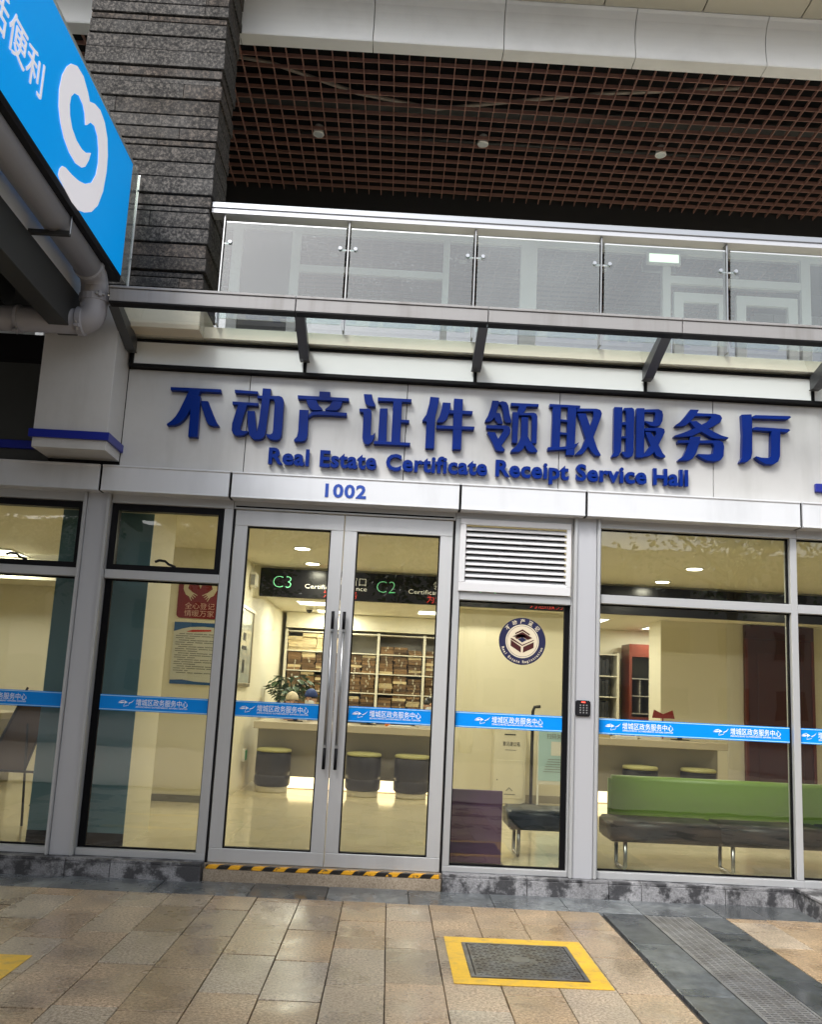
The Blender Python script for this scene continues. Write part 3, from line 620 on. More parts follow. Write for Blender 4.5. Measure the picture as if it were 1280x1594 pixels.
# double doors
hd = thing('door_frame', (0, 0, .122), 'grey aluminium frame around the double glass doors', 'door frame')
obj('head', bx(-.947, .947, -.07, .05, 3.002, 3.075), 'window_metal', hd, bevel=.004)
for a in (-.9465, .9315): obj('jamb', bx(a, a+.015, -.065, .05, .1225, 3.0015), 'black_frame', hd)
obj('closer_rail', bx(-.93, .93, -.074, -.0705, 3.018, 3.03), 'gasket', hd)
def door(s, label, starts):
    xa, xb = (-.928, -.003) if s < 0 else (.003, .928)
    t = thing('glass_door', ((xa+xb)/2, 0, .126), label, 'door')
    members(t, xa, xb, .1255, 2.997, .108, .108, .108, .135, -.062, -.004, 'door_metal', bevel=.004)
    a, b = xa+.108, xb-.108
    members(t, a, b, .2335, 2.862, .011, .011, .011, .011, -.05, -.008, 'gasket', ('gasket',)*4, 0)
    obj('pane', bx(a+.011, b-.011, GY0, GY1, .2445, 2.851), 'pane_glass', t)
    decal(t, a+.013, b-.013, starts)
    hx = -.047 if s < 0 else .047
    h = obj('pull_handle', MB().tube([(hx, -.115, 1.06), (hx, -.115, 2.01)], .0125, 12), 'steel', t, smooth=True)
    for z0, z1 in ((.89, 1.058), (2.012, 2.17)): obj('handle_end', MB().tube([(hx, -.115, z0), (hx, -.115, z1)], .0135, 10), 'black_frame', h, smooth=True)
    for z in (1.03, 2.04): obj('handle_standoff', MB().tube([(hx, -.115, z), (hx, -.06, z)], .009, 8), 'steel', h)
    for z in (1.06, 2.0): obj('handle_collar', MB().tube([(hx, -.115, z), (hx, -.115, z+.022)], .016, 12), 'steel', h)
    return t
door(-1, 'left leaf of the double glass doors with silver pull handle', (-.63,))
door(1, 'right leaf of the double glass doors with silver pull handle', (.30,))

# ================================================================== BAND, SIGN WALL, UPSTAND
bd = thing('aluminium_band', (0, -.12, 3.07), 'projecting silver aluminium band with door number above the shopfront', 'cladding')
bj = [-4.4, -2.05, -.966, .967, 2.035, 3.865, 6.2]
for a, b in zip(bj, bj[1:]):
    o = obj('band_panel', MB().prism([(-.205, 3.083), (-.212, 3.083), (-.212, 3.071), (-.06, 3.071), (-.06, 3.292), (-.214, 3.292), (-.214, 3.280), (-.205, 3.274)], 'x', a+.011, b-.011), 'band_metal', bd, bevel=.0015)
obj('backing', bx(-4.4, 6.2, -.185, -.055, 3.073, 3.288), 'dark_joint', bd)
text('door_number', '1002', .155, (-.172, -.2075, 3.12), 'number_blue', bd, extrude=.002, offset=.005, width=.345, spacing=1.1)
obj('band_soffit', bx(-4.4, 6.2, -.058, .05, 3.0765, 3.3), 'post_metal', None, label='dark recessed lintel under the aluminium band', cat='lintel')

sw = thing('sign_wall', (1, -.15, 3.30), 'pale grey aluminium panel wall carrying the blue lettering', 'cladding')
sj = [-1.925, -.88, .477, 1.80, 3.135, 4.45, 6.2]
for a, b in zip(sj, sj[1:]): obj('wall_panel', bx(a+.003, b-.003, -.152, -.135, 3.2945, 4.160), 'sign_panel', sw, bevel=.002)
obj('backing', bx(-4.4, 6.2, -.130, .3, 3.302, 4.2), 'dark_joint', sw)
obj('shade_tinted_panel', bx(-4.4, -2.525, -.152, -.135, 3.2945, 4.160), 'canopy_and_shade_dark', sw)  # wall panel blackened: shade under the neighbour's canopy put into its colour
for a in (-2.44, -1.43, -.2, 1.2, 2.5, 3.7):
    pass
tb = thing('blue_trim', (5.1, -.17, 3.36), 'blue horizontal trim bar at the right edge of the sign wall', 'trim')
obj('bar', bx(4.005, 6.2, -.185, -.153, 3.394, 3.467), 'stripe_blue', tb, bevel=.004)
tb = thing('blue_trim', (-3.4, -.17, 3.42), 'dark blue trim bar in the shade left of the grey pier', 'trim')
obj('bar', bx(-4.4, -2.56, -.185, -.153, 3.40, 3.47), 'stripe_blue', tb, bevel=.004)

lt = thing('sign_lettering', (.6, -.2, 3.37), 'large raised blue Chinese characters on the pale grey sign wall', 'sign')
for ch, polys in CHARS.items():
    g = MB()
    for i, p in enumerate(polys): g.prism(p, 'y', -.206-.0007*i, -.153)
    obj('character', g, 'sign_blue', lt, bevel=.0025)
le = thing('sign_lettering', (1.1, -.2, 3.36), 'small raised blue English words Real Estate Certificate Receipt Service Hall', 'sign')
xw = [('Real', -.668, -.325), ('Estate', -.235, .245), ('Certificate', .325, 1.185), ('Receipt', 1.255, 1.88), ('Service', 1.94, 2.545), ('Hall', 2.600, 2.900)]
for wd, a, b in xw: text('word', wd, .192, (a, -.185, 3.382), 'sign_blue', le, extrude=.018, offset=.0062, width=b-a, spacing=1.04)

ups = thing('canopy_upstand', (1.5, -.2, 4.165), 'row of white glossy panels in black frames below the glass canopy', 'cladding')
uj = [-1.89, -.415, 1.052, 2.528, 3.99, 5.46]
for a, b in zip(uj, uj[1:]): obj('white_panel', bx(a+.014, b-.014, -.204, -.19, 4.194, 4.392), 'upstand_panel', ups, bevel=.002)
obj('lower_rail', bx(-1.91, 6.2, -.216, -.14, 4.165, 4.1925), 'dark_joint', ups)
obj('upper_rail', bx(-1.91, 6.2, -.214, -.14, 4.3935, 4.412), 'dark_joint', ups)
for x in uj: obj('mullion', bx(x-.0135, x+.0135, -.210, -.14, 4.193, 4.393), 'dark_joint', ups)

# glass canopy
cn = thing('glass_canopy', (1.5, -.5, 4.25), 'glass canopy with stained metal edge beam above the blue lettering', 'canopy')
cj = [-1.905, -.441, 1.082, 2.629, 4.13, 5.6]
for a, b in zip(cj, cj[1:]):
    obj('edge_beam', bx(a+.003, b-.003, -.85, -.77, 4.447, 4.552), 'beam_metal', cn, bevel=.004)
    obj('beam_cap', bx(a+.003, b-.003, -.858, -.755, 4.5535, 4.575), 'beam_metal', cn, bevel=.003)
    obj('beam_underside', bx(a+.003, b-.003, -.852, -.765, 4.436, 4.4465), 'dark_joint', cn)
for x in uj:
    obj('bracket', MB().prism([(-.217, 4.285), (-.217, 4.405), (-.764, 4.535), (-.764, 4.445), (-.3, 4.285)], 'x', x-.032, x+.032), 'bracket_metal', cn, bevel=.004)
    obj('bracket_flange', MB().prism([(-.218, 4.279), (-.3, 4.279), (-.764, 4.439), (-.764, 4.444), (-.3, 4.2845), (-.218, 4.2845)], 'x', x-.04, x+.04), 'bracket_metal', cn)
for a, b in zip(uj, uj[1:]):
    obj('glass_panel', MB().prism([(-.215, 4.418), (-.215, 4.428), (-.754, 4.56), (-.754, 4.55)], 'x', a+.005, b-.005), 'canopy_glass', cn)
# ================================================================== BALCONY
obj('balcony_slab', bx(-8, 9, -.128, 3.0, 4.205, 4.43), 'dark_joint', kind='structure')
sg = thing('slab_edge', (1.5, -.2, 4.43), 'cream slab edge strip behind the glass canopy', 'cladding')
obj('edge_strip', bx(-1.29, 9, -.26, .2, 4.432, 4.535), 'cream_edge', sg, bevel=.004)
obj('balcony_floor', bx(-1.29, 9, .2005, 3.0, 4.432, 4.53), 'cream_edge', kind='structure')
bl = thing('balcony_balustrade', (1.5, -.3, 4.53), 'rain spotted glass balcony balustrade with silver top rail', 'balustrade')
obj('top_rail', bx(-1.292, 9, -.37, -.235, 5.575, 5.632), 'rail_metal', bl, bevel=.006)
obj('rail_underside', bx(-1.292, 9, -.36, -.245, 5.535, 5.574), 'post_metal', bl)
px_ = [-1.178, -.1, 1.0, 2.1, 3.2, 4.3, 5.4]
for i, x in enumerate(px_):
    obj('post', bx(x-.0075, x+.0075, -.335, -.255, 4.536, 5.534), 'steel', bl, bevel=.003)
for a, b in zip(px_, px_[1:]):
    g = obj('glass_panel', bx(a+.022, b-.022, -.352, -.340, 4.58, 5.452), 'balcony_glass_wet' if a < -.05 else 'balcony_glass', bl)
    obj('top_edge', bx(a+.022, b-.022, -.354, -.338, 5.4525, 5.464), 'alu_edge', g)
    for z in (5.27, 4.70):
        for x, s in ((a, 1), (b, -1)):
            st = obj('standoff', MB().tube([(x+s*.066, -.368, z), (x+s*.066, -.33, z)], .016, 14), 'rail_metal', g, smooth=False)
            obj('standoff_arm', bx(min(x+s*.011, x+s*.066), max(x+s*.011, x+s*.066), -.332, -.322, z-.006, z+.006), 'steel', st)

# second-floor wall behind the balcony
uw = thing('upper_shopfront', (1.5, 3.0, 4.53), 'glazed upper-floor wall with pale frames behind the balustrade', 'shopfront')
obj('frame_head', bx(-8, 9, 2.95, 3.08, 7.30, 7.42), 'upper_frame', uw)
frames = [(-4.2, -4.1), (-2.9, -2.8), (-1.85, -1.72), (-1.09, -.98), (.86, .94), (1.86, 2.07), (3.70, 3.80), (5.5, 5.62), (7.2, 7.3)]
for a, b in frames: obj('mullion', bx(a, b, 2.95, 3.08, 4.535, 7.2995), 'upper_frame', uw)
for (a0, a), (b, b1) in zip(frames, frames[1:]):
    obj('pane', bx(a+.001, b-.001, 3.0, 3.01, 4.535, 7.2995), 'upper_glass', uw)
obj('transom', bx(-.979, .859, 2.96, 3.07, 6.77, 6.86), 'upper_frame', uw)
obj('transom', bx(3.801, 5.499, 2.955, 3.075, 6.90, 7.0), 'upper_frame', uw)
for a, b in ((3.85, 4.55), (4.66, 5.45)):
    for q in ((a, a+.12), (b-.12, b)): obj('door_stile', bx(q[0], q[1], 2.96, 3.07, 4.535, 6.78), 'upper_frame', uw)
    obj('door_rail', bx(a+.1205, b-.1205, 2.96, 3.07, 6.66, 6.78), 'upper_frame', uw)
obj('dark_panel', bx(-1.718, -1.092, 2.97, 2.99, 4.535, 7.2995), 'upper_dark', uw)
xs_ = thing('exit_sign', (3.69, 2.92, 7.12), 'pale rectangular sign hanging behind the balcony glass', 'sign')
obj('case', bx(3.47, 3.91, 2.88, 2.93, 7.11, 7.27), 'upper_frame', xs_, bevel=.005)
obj('face', bx(3.50, 3.88, 2.876, 2.8795, 7.135, 7.245), 'exit_pale', xs_)
obj('upper_room', MB().box(-8, 9, 6.0, 6.1, 4.53, 8.2).box(-8, 9, 3.09, 6.0, 7.42, 7.5), 'upper_wall', kind='structure')
obj('ceiling_beam', bx(-8, 9, 2.78, 3.09, 7.43, 8.3), 'plenum', kind='structure')

# ================================================================== STONE COLUMN
sc_ = thing('stone_column', (-1.9, -.15, 4.2), 'dark rough granite column of stacked horizontal stone courses', 'column')
zs = [7.366, 7.302, 7.162, 7.018, 6.854, 6.761, 6.698, 6.549, 6.395, 6.273, 6.157, 6.096, 5.951, 5.807, 5.646, 5.539, 5.486, 5.339, 5.198, 5.07, 4.943, 4.886, 4.788]
top = [9.0, 8.85, 8.70, 8.56, 8.40, 8.25, 8.19, 8.04, 7.89, 7.76, 7.66, 7.60, 7.48]
zs = top+zs+[4.70]
obj('column_core', bx(-2.49, -1.32, -.37, .06, 4.70, 9.0), 'dark_joint', sc_)
obj('column_base', bx(-2.52, -1.291, -.425, .12, 4.43, 4.695), 'cream_edge', sc_, bevel=.004)
for i, (a, b) in enumerate(zip(zs, zs[1:])):
    thin = (a-b) < .075
    d = random.uniform(-.004, .012) - (.012 if thin else 0)
    c0 = -2.51+random.uniform(-.01, .01); cR = -1.295+d
    # courses are laid in two or three stones
    cuts = [c0]+sorted(random.sample([-2.2, -2.0, -1.8, -1.62, -1.5], random.choice((0, 1, 1))))+[cR]
    for x0, x1 in zip(cuts, cuts[1:]):
        e = random.uniform(-.003, .004)
        obj('stone_strip', bx(x0+.0015, x1-.0015, -.405-d-e, .10+d, b+.012, a-.001), 'column_stone', sc_, bevel=.004)

# ================================================================== ROOF EDGE, SOFFITS, GRILLE
rf = link('roof_edge', None, (0, .2, 7.75)); rf['kind'] = 'structure'
fj = [-7.7, -6.4, -5.14, -3.87, -2.60, -1.33, -.035, 1.243, 2.535, 3.83, 5.11, 6.4, 7.7, 9]
prof = [(.335, 7.745), (.195, 7.752), (.188, 7.765), (.205, 7.86), (.215, 7.94), (.217, 8.02), (.208, 8.09), (.185, 8.16), (.145, 8.21), (.115, 8.225), (.115, 8.25), (.335, 8.25)]
for a, b in zip(fj, fj[1:]):
    o = obj('fascia_panel', MB().prism(prof, 'x', a+.004, b-.004), 'fascia_metal', rf, smooth=False)
obj('fascia_backing', bx(-8, 9, .28, .33, 7.76, 8.26), 'dark_joint', rf)
us = link('upper_soffit', None, (0, -1, 8.23)); us['kind'] = 'structure'
for i in range(-10, 7):
    a = 2.195+.97*i
    obj('soffit_panel', bx(a+.006, a+.964, -.55, .108, 8.225, 8.245), 'soffit_panel', us, bevel=.002)
obj('roof_slab', bx(-8.5, 9, -.6, 6.2, 8.265, 8.6), 'dark_joint', kind='structure')
obj('plenum_sides', MB().box(-8, 9, .336, .34, 7.9, 8.26), 'plenum', kind='structure')
gr = link('grille_ceiling', None, (0, 1.5, 7.77)); gr['kind'] = 'structure'
GS = .1545
bm_ = mesh_from('cross_bar', bx(-5.0, 6.0, -.0042, .0042, 0, .042), 'grille_brown')
for j in range(17): link('cross_bar', bm_, (0, .345+j*GS, 7.772), gr)
lm_ = mesh_from('grille_bar', bx(-.0042, .0042, -1.205, 1.27, 0, .039), 'grille_brown')
x = -1.218-GS*24
while x < 5.95: link('grille_bar', lm_, (x, 1.545, 7.7725), gr); x += GS
for i, xx in enumerate((-.685, 1.2, 3.253, -2.75, 5.2)):
    l = thing('soffit_downlight', (xx, 1.66, 7.76), ['unlit white downlight in the brown grille nearest the stone column', 'unlit white downlight in the middle of the brown grille', 'unlit white downlight in the right part of the brown grille', 'unlit white downlight in the brown grille behind the stone column', 'unlit white downlight in the brown grille beyond the right edge'][i], 'downlight', 'downlights in the grille ceiling')
    obj('housing', MB().lathe((xx, 1.66, 7.768), [(.055, 0), (.064, .003), (.06, .01), (.05, .1)], 20), 'lamp_white', l, smooth=False)
    obj('lens', MB().lathe((xx, 1.66, 7.7645), [(.044, 0), (.05, .003)], 20), 'alu_edge', l)
cdt = thing('conduit', (.5, 1.1, 7.9), 'pale sagging cable conduit above the brown grille', 'conduit')
obj('pipe', MB().tube([(-2.4, .55, 7.93), (-1.13, .78, 7.93), (-.21, 1.12, 7.90), (.64, 1.26, 7.88), (1.53, 1.08, 7.90), (2.34, .94, 7.93), (3.8, .75, 7.95)], .02, 8), 'plenum_pipe', cdt, smooth=True)
obj('pipe', MB().tube([(-2.0, 1.95, 8.0), (5.8, 1.95, 8.0)], .028, 8), 'steel_dark', cdt, smooth=True)
obj('cable_tray', bx(-3, 6, 1.32, 1.52, 7.98, 8.03), 'steel_dark', cdt)

# ================================================================== NEIGHBOUR SHOP
ns = thing('shop_sign', (-1.95, -2.1, 4.75), 'bright blue shop sign with white curl logo at upper left', 'sign')
obj('face', bx(-1.95, -1.9, -9.5, -.655, 4.757, 5.745), 'sign_cyan', ns)
obj('rim', bx(-2.0, -1.896, -9.5, -.655, 5.7455, 5.775), 'alu_edge', ns, bevel=.003)
obj('lower_channel', bx(-2.0, -1.90, -9.5, -.655, 4.70, 4.7555), 'black_frame', ns)
ep = obj('end_panel', bx(-1.912, -1.904, -.6545, -.46, 4.76, 5.77), 'acrylic', ns)
obj('end_edge', MB().box(-1.918, -1.898, -.4598, -.449, 4.75, 5.775), 'alu_edge', ep)
for z in (5.62, 5.0): obj('fixing', MB().tube([(-1.90, -.48, z), (-1.885, -.48, z)], .009, 8), 'steel', ep)
halo = []
lc = (sum(p[0] for p in LOGO)/len(LOGO), sum(p[1] for p in LOGO)/len(LOGO))
o = obj('logo', MB().prism(LOGO, 'x', -1.8985, -1.893), 'sign_white', ns, bevel=.002)
for ch, y0 in (('活', -3.04), ('便', -2.795), ('利', -2.555)):
    me = text_mesh(ch, .265, extrude=.003, offset=0, width=.225)
    for vv in me.vertices: xx, yy, zz = vv.co; vv.co = (zz, xx, yy)
    me.materials.clear(); me.materials.append(MATS['sign_white'])
    link('character', me, (-1.896, y0, 5.06), ns)
dp = thing('drain_pipe', (-2.05, -.85, 4.2), 'grey drain pipe with clamped elbow under the blue shop sign', 'pipe')
def arc(c, r, u, v_, a0, a1, n=8):
    u, v_ = Vector(u), Vector(v_)
    return [tuple(Vector(c)+u*r*math.cos(a0+(a1-a0)*i/n)+v_*r*math.sin(a0+(a1-a0)*i/n) for _ in (0,))[0] for i in range(n+1)]
obj('long_run', MB().tube([(-2.05, -9.4, 4.72), (-2.05, -.93, 4.678)], .105, 20), 'pipe_grey', dp, smooth=True)
el = [tuple(p) for p in arc((-2.05, -.90, 4.55), .128, (0, 0, 1), (0, 1, 0), 0, R(75))]
el += [(-2.05, -.755, 4.45), (-2.05, -.75, 4.41)]
el += [tuple(p) for p in arc((-2.15, -.75, 4.405), .10, (1, 0, 0), (0, 0, -1), R(5), R(88))]
obj('elbow', MB().tube(el, .104, 20), 'pipe_grey', dp, smooth=True)
obj('cross_run', MB().tube([(-2.15, -.75, 4.303), (-6.5, -.75, 4.25)], .098, 20), 'pipe_grey', dp, smooth=True)
def collar(name, p, d, r, w_, bolt):
    p, d = Vector(p), Vector(d).normalized()
    c = obj(name, MB().tube([p-d*w_, p-d*w_*.7, p+d*w_*.7, p+d*w_], [r-.004, r+.012, r+.012, r-.004], 20), 'pipe_grey', dp, smooth=False)
    b = Vector(bolt)
    q = p+b*(r+.02)
    a = d.cross(b).normalized()
    obj('bolt', MB().tube([q-a*.035, q+a*.035], .009, 8), 'steel', c)
    obj('lug', MB().tube([q-d*.02, q+d*.02], .016, 8), 'pipe_grey', c)
collar('clamp', (-2.05, -.94, 4.678), (0, 1, 0), .105, .03, (.7, 0, .7))
collar('clamp', (-2.05, -.752, 4.50), (0, .15, -1), .105, .035, (.6, -.8, 0))
collar('clamp', (-2.13, -.75, 4.305), (1, 0, .02), .102, .03, (0, -.8, -.6))
collar('clamp', (-2.62, -.75, 4.297), (1, 0, 0), .098, .018, (0, -.3, -.95))
hg = obj('hanger_bar', bx(-2.33, -1.935, -1.62, -1.585, 4.555, 4.585), 'steel_dark', dp)
obj('hanger_strap', MB().tube([(-1.937, -1.60, 4.57), (-1.937, -1.60, 4.72), (-1.97, -1.60, 4.79), (-2.05, -1.60, 4.815)], .006, 6), 'steel', hg)
nc = thing('shop_canopy', (-4, -3, 4.2), 'dark steel framed canopy of the neighbouring shop with pale edge panel', 'canopy')
obj('edge_girder', bx(-2.36, -2.2, -9.5, -.62, 4.235, 4.55), 'steel_dark', nc, bevel=.004)
obj('edge_panel', bx(-2.30, -2.22, -9.5, -.62, 4.5515, 4.95), 'canopy_white', nc)
obj('roof_sheet', bx(-12, -2.301, -9.5, -.16, 4.66, 4.78), 'canopy_and_shade_dark', nc)
for x in (-2.85, -3.4, -4.0, -4.7): obj('joist', bx(x, x+.09, -9.5, -.6, 4.42, 4.655), 'steel_dark', nc)
for y in (-1.4, -2.6, -3.9): obj('cross_joist', bx(-8, -2.361, y, y+.08, 4.48, 4.652), 'steel_dark', nc)
obj('sign_support', bx(-2.22, -1.951, -9.5, -.75, 4.90, 5.70), 'canopy_white', nc)
# grey pier with blue trim
pr = thing('grey_pier', (-2.2, -.33, 3.33), 'grey panelled pier head with blue trim left of the lettering', 'pier')
obj('front_panel', bx(-2.52, -1.927, -.50, -.485, 3.335, 4.62), 'sign_panel', pr, bevel=.002)
obj('side_panel', bx(-1.942, -1.927, -.4845, -.1525, 3.335, 4.62), 'sign_panel', pr, bevel=.002)
obj('side_panel', bx(-2.52, -2.505, -.4845, -.1525, 3.335, 4.62), 'sign_panel', pr, bevel=.002)
obj('bottom_panel', bx(-2.503, -1.944, -.483, -.1525, 3.337, 3.35), 'sign_panel', pr)
obj('core', bx(-2.503, -1.944, -.483, -.1525, 3.352, 4.66), 'dark_joint', pr)
bt = [(-2.545, -1.902, -.525, -.5015, 3.412, 3.478), (-1.9255, -1.902, -.5013, -.1525, 3.412, 3.478), (-2.545, -2.5215, -.5013, -.1525, 3.412, 3.478)]
for a in bt: obj('blue_trim', bx(*a), 'stripe_blue', pr, bevel=.002)

# ================================================================== INTERIOR SHELL
obj('interior_floor', bx(-8, 9, .051, 8.6, -.04, .13), 'floor_cream', kind='structure')
obj('ceiling', bx(-8, 9, .051, 4.45, 3.16, 3.3), 'ceiling_cream', kind='structure')
obj('window_head', bx(-8, 9, .0505, .35, 3.0, 3.155), 'ceiling_cream', kind='structure')
obj('rear_ceiling', bx(-8, 9, 4.75, 8.6, 2.84, 3.3), 'ceiling_cream', kind='structure')
obj('bulkhead', bx(-1.5, 9, 4.45, 4.75, 2.735, 3.3), 'ceiling_cream', kind='structure')
obj('rear_wall', bx(-8, 9, 8.2, 8.3, .13, 2.84), 'wall_cream', kind='structure')
obj('wall_left', bx(-1.7, -1.5, 3.4, 8.2, .13, 3.16), 'wall_cream', kind='structure')
obj('poster_wall', bx(-3.0, -1.5, 3.2, 3.4, .13, 3.16), 'wall_cream', kind='structure')
obj('far_left_wall', bx(-8.0, -3.0, 5.6, 5.7, .13, 3.16), 'wall_cream', kind='structure')
obj('side_wall', MB().box(-8.1, -8, 0, 8.6, 0, 4).box(9, 9.1, 0, 8.6, 0, 4), 'wall_cream', kind='structure')
obj('outer_wall', MB().box(-8.1, -3.36, -.05, .05, .1, 3.3).box(5.61, 9.1, -.05, .05, .1, 3.3), 'sign_panel', kind='structure')
ip = thing('interior_pier', (-2.15, .8, .13), 'teal and cream square pier standing behind the left post', 'pier')
obj('front_face', bx(-2.56, -1.745, .39, .40, .23, 3.16), 'teal_pier', ip)
obj('shaft', bx(-2.56, -1.745, .4005, 1.16, .13, 3.16), 'wall_cream', ip)
obj('skirting', bx(-2.56, -1.745, .385, .40, .131, .229), 'dark_joint', ip)
mw = thing('interior_pillar', (2.1, 4.9, .13), 'wide cream pillar behind the emblem window', 'pillar')
obj('shaft', bx(1.32, 2.96, 4.70, 5.3, .13, 2.735), 'wall_cream', mw)
obj('skirting', bx(1.315, 2.965, 4.69, 4.6995, .131, .23), 'counter_front', mw)
pr2 = thing('interior_pillar', (5.4, 6.2, .13), 'cream pillar beside the dark red door behind the green bench', 'pillar')
obj('shaft', bx(4.66, 5.95, 6.0, 6.6, .13, 2.84), 'wall_cream', pr2)
obj('wainscot', bx(5.70, 5.951, 5.99, 5.9995, .13, 2.835), 'plastic_white', pr2)
sk = thing('wall_skirting', (-1.9, 3.19, .13), 'dark skirting board under the red poster', 'skirting')
obj('board', bx(-3.0, -1.495, 3.185, 3.1995, .131, .21), 'print_grey', sk)

# LED display board
ld = thing('led_display', (3.5, 4.40, 2.74), 'long black LED board with green C2 and C3 over the counter', 'display')
obj('case', bx(-1.40, 8.9, 4.40, 4.449, 2.737, 3.13), 'bulkhead_black', ld)
for i, n_ in enumerate(('C3', 'C2', 'C1')):
    bx0 = -1.22+i*1.425
    text('led_text', n_, .24, (bx0, 4.398, 2.865), 'led_green', ld, extrude=.0005, offset=-.006)
    text('led_text', '领证窗口', .13, (bx0+.78, 4.398, 2.95), 'led_white', ld, extrude=.0005, offset=-.0022)
    text('led_text', 'Certificate issuance', .085, (bx0+.44, 4.398, 2.875), 'led_white', ld, extrude=.0005, offset=-.0004, width=.85)
    text('led_text', '为您服务', .12, (bx0+.70, 4.398, 2.765), 'led_red', ld, extrude=.0005, offset=-.002)

# lamps
def downlight(x, y, z, label):
    l = thing('ceiling_downlight', (x, y, z), label, 'downlight', 'lit ceiling downlights')
    obj('trim_ring', MB().lathe((x, y, z-.012), [(.10, 0), (.115, .004), (.115, .011)], 24), 'lamp_white', l)
    obj('lens', MB().lathe((x, y, z-.016), [(.085, 0), (.09, .0035)], 24), 'lamp_glow', l)
    d = bpy.data.lights.new('downlight_glow', 'AREA'); d.shape = 'DISK'; d.size = .18; d.energy = 13.5; d.color = (1, .92, .77)
    lo = bpy.data.objects.new('downlight_glow', d); COL.objects.link(lo); lo.parent = l; lo.location = (0, 0, -.022)
for x, y, lb in ((-.665, 2.75, 'lit round ceiling downlight nearest the left door leaf'), (-.65, 3.95, 'lit round ceiling downlight just before the LED board, left'),
                 (1.7, 2.75, 'added ceiling downlight hidden above the louvred vent'), (1.7, 3.95, 'added unseen ceiling downlight before the LED board, middle'),
                 (4.02, 2.75, 'lit round ceiling downlight nearer the wide right window'), (4.02, 3.95, 'lit round ceiling downlight farther back in the wide right window'),
                 (6.4, 2.75, 'added unseen ceiling downlight beyond the right edge window'), (-4.2, 2.2, 'added unseen ceiling downlight in the left edge room')):  # middle, right and left-room lamps are unseen, added to light the interior
    downlight(x, y, 3.16, lb)
def panel_light(x, y, z, label):
    l = thing('ceiling_panel_light', (x, y, z), label, 'panel light', 'lit square panel lights')
    obj('frame', ring(x-.31, x+.31, y-.31, y+.31, x-.285, x+.285, y-.285, y+.285, z-.016, z-.001), 'lamp_white', l)
    obj('diffuser', bx(x-.284, x+.284, y-.284, y+.284, z-.012, z-.004), 'panel_glow', l)
    d = bpy.data.lights.new('panel_glow_light', 'AREA'); d.shape = 'SQUARE'; d.size = .55; d.energy = 17; d.color = (1, .96, .87)
    lo = bpy.data.objects.new('panel_glow_light', d); COL.objects.link(lo); lo.parent = l; lo.location = (0, 0, -.02)
for x, y, lb in ((-.75, 6.0, 'lit square panel light nearer the LED board on the left'), (-.55, 7.3, 'lit square panel light above the left shelf bay'), (1.15, 6.6, 'lit square panel light above the right shelf bay'),
                 (3.6, 6.4, 'lit square panel light behind the wide cream pillar'), (5.1, 7.3, 'lit square panel light above the red cabinet'), (-5.0, 4.4, 'lit square panel light in the left edge room')):
    panel_light(x, y, 2.84 if y > 4.7 else 3.16, lb)

# counter
def counter(x0, x1, label):
    t = thing('service_counter', ((x0+x1)/2, 4.8, .13), label, 'counter')
    obj('top', bx(x0, x1, 4.53, 5.35, .955, 1.05), 'counter_top', t, bevel=.006)
    obj('front_panel', bx(x0+.02, x1-.02, 4.86, 4.90, .31, .9545), 'counter_front', t)
    obj('body', bx(x0+.02, x1-.02, 5.02, 5.3, .131, .9545), 'counter_front', t)
    obj('kick_light', bx(x0+.03, x1-.03, 5.005, 5.0195, .14, .30), 'kick_glow', t)
    return t
counter(-1.36, 1.31, 'beige service counter with glowing kick strip behind the doors')
counter(2.97, 5.12, 'beige service counter behind the green bench')
cl = thing('service_counter', (-5.6, 3.9, .13), 'brown counter end at the left picture edge', 'counter')
obj('top', bx(-7.5, -4.42, 3.7, 4.5, .95, 1.03), 'counter_top', cl, bevel=.006)
obj('body', bx(-7.4, -4.5, 3.85, 4.4, .131, .949), 'counter_front', cl)
def stool(x, y, label):
    t = thing('stool', (x, y, .13), label, 'stool', 'round stools along the counter')
    obj('base', MB().lathe((x, y, .131), [(.205, 0), (.21, .01), (.21, .07), (.20, .075)], 28), 'stool_base', t, smooth=False)
    obj('drum', MB().lathe((x, y, .207), [(.215, 0), (.235, .02), (.24, .05), (.24, .12), (.225, .145), (.222, .15), (.235, .165), (.238, .20), (.235, .43), (.225, .445)], 32), 'stool_black', t, smooth=True)
    obj('seat', MB().lathe((x, y, .653), [(.22, 0), (.236, .008), (.236, .03), (.222, .042), (.15, .05)], 32), 'stool_seat', t, smooth=True)
    return t
stool(-1.07, 4.63, 'black drum stool with yellow seat by the left wall')
stool(.155, 4.60, 'middle black drum stool seen through the right door leaf')
stool(.81, 4.58, 'black drum stool near the right edge of the right door leaf')
stool(3.93, 4.60, 'left black stool behind the green bench')
stool(4.73, 4.60, 'right black stool behind the green bench')

# shelving with bundled files
def shelving(xs, zs, y0, y1, label, back=True):
    t = thing('file_shelving', ((xs[0]+xs[-1])/2, y1, .13), label, 'shelving')
    for x in xs: obj('upright', bx(x-.022, x+.022, y0, y1, .131, zs[-1]+.03), 'shelf_metal', t)
    for i, z in enumerate(zs):
        for a, b in zip(xs, xs[1:]): obj('shelf_board', bx(a+.0225, b-.0225, y0+.004, y1-.01, z-.009, z+.009), 'shelf_metal', t)
    obj('back_panel', bx(xs[0]-.02, xs[-1]+.02, y1+.001, y1+.012, .131, zs[-1]+.03), 'shelf_back', t)
    return t
SX = [-1.40, -.59, .22, 1.03, 1.84]; SZ = [.45, .80, 1.14, 1.48, 1.82, 2.16, 2.50]
shelving(SX, SZ, 7.72, 8.12, 'tall open shelving packed with brown paper bundles behind the counter')
hdz = obj('shelf_header', bx(-1.42, 1.86, 7.72, 8.19, 2.56, 2.83), 'wall_cream', None, label='cream boxed header above the file shelving', cat='header')
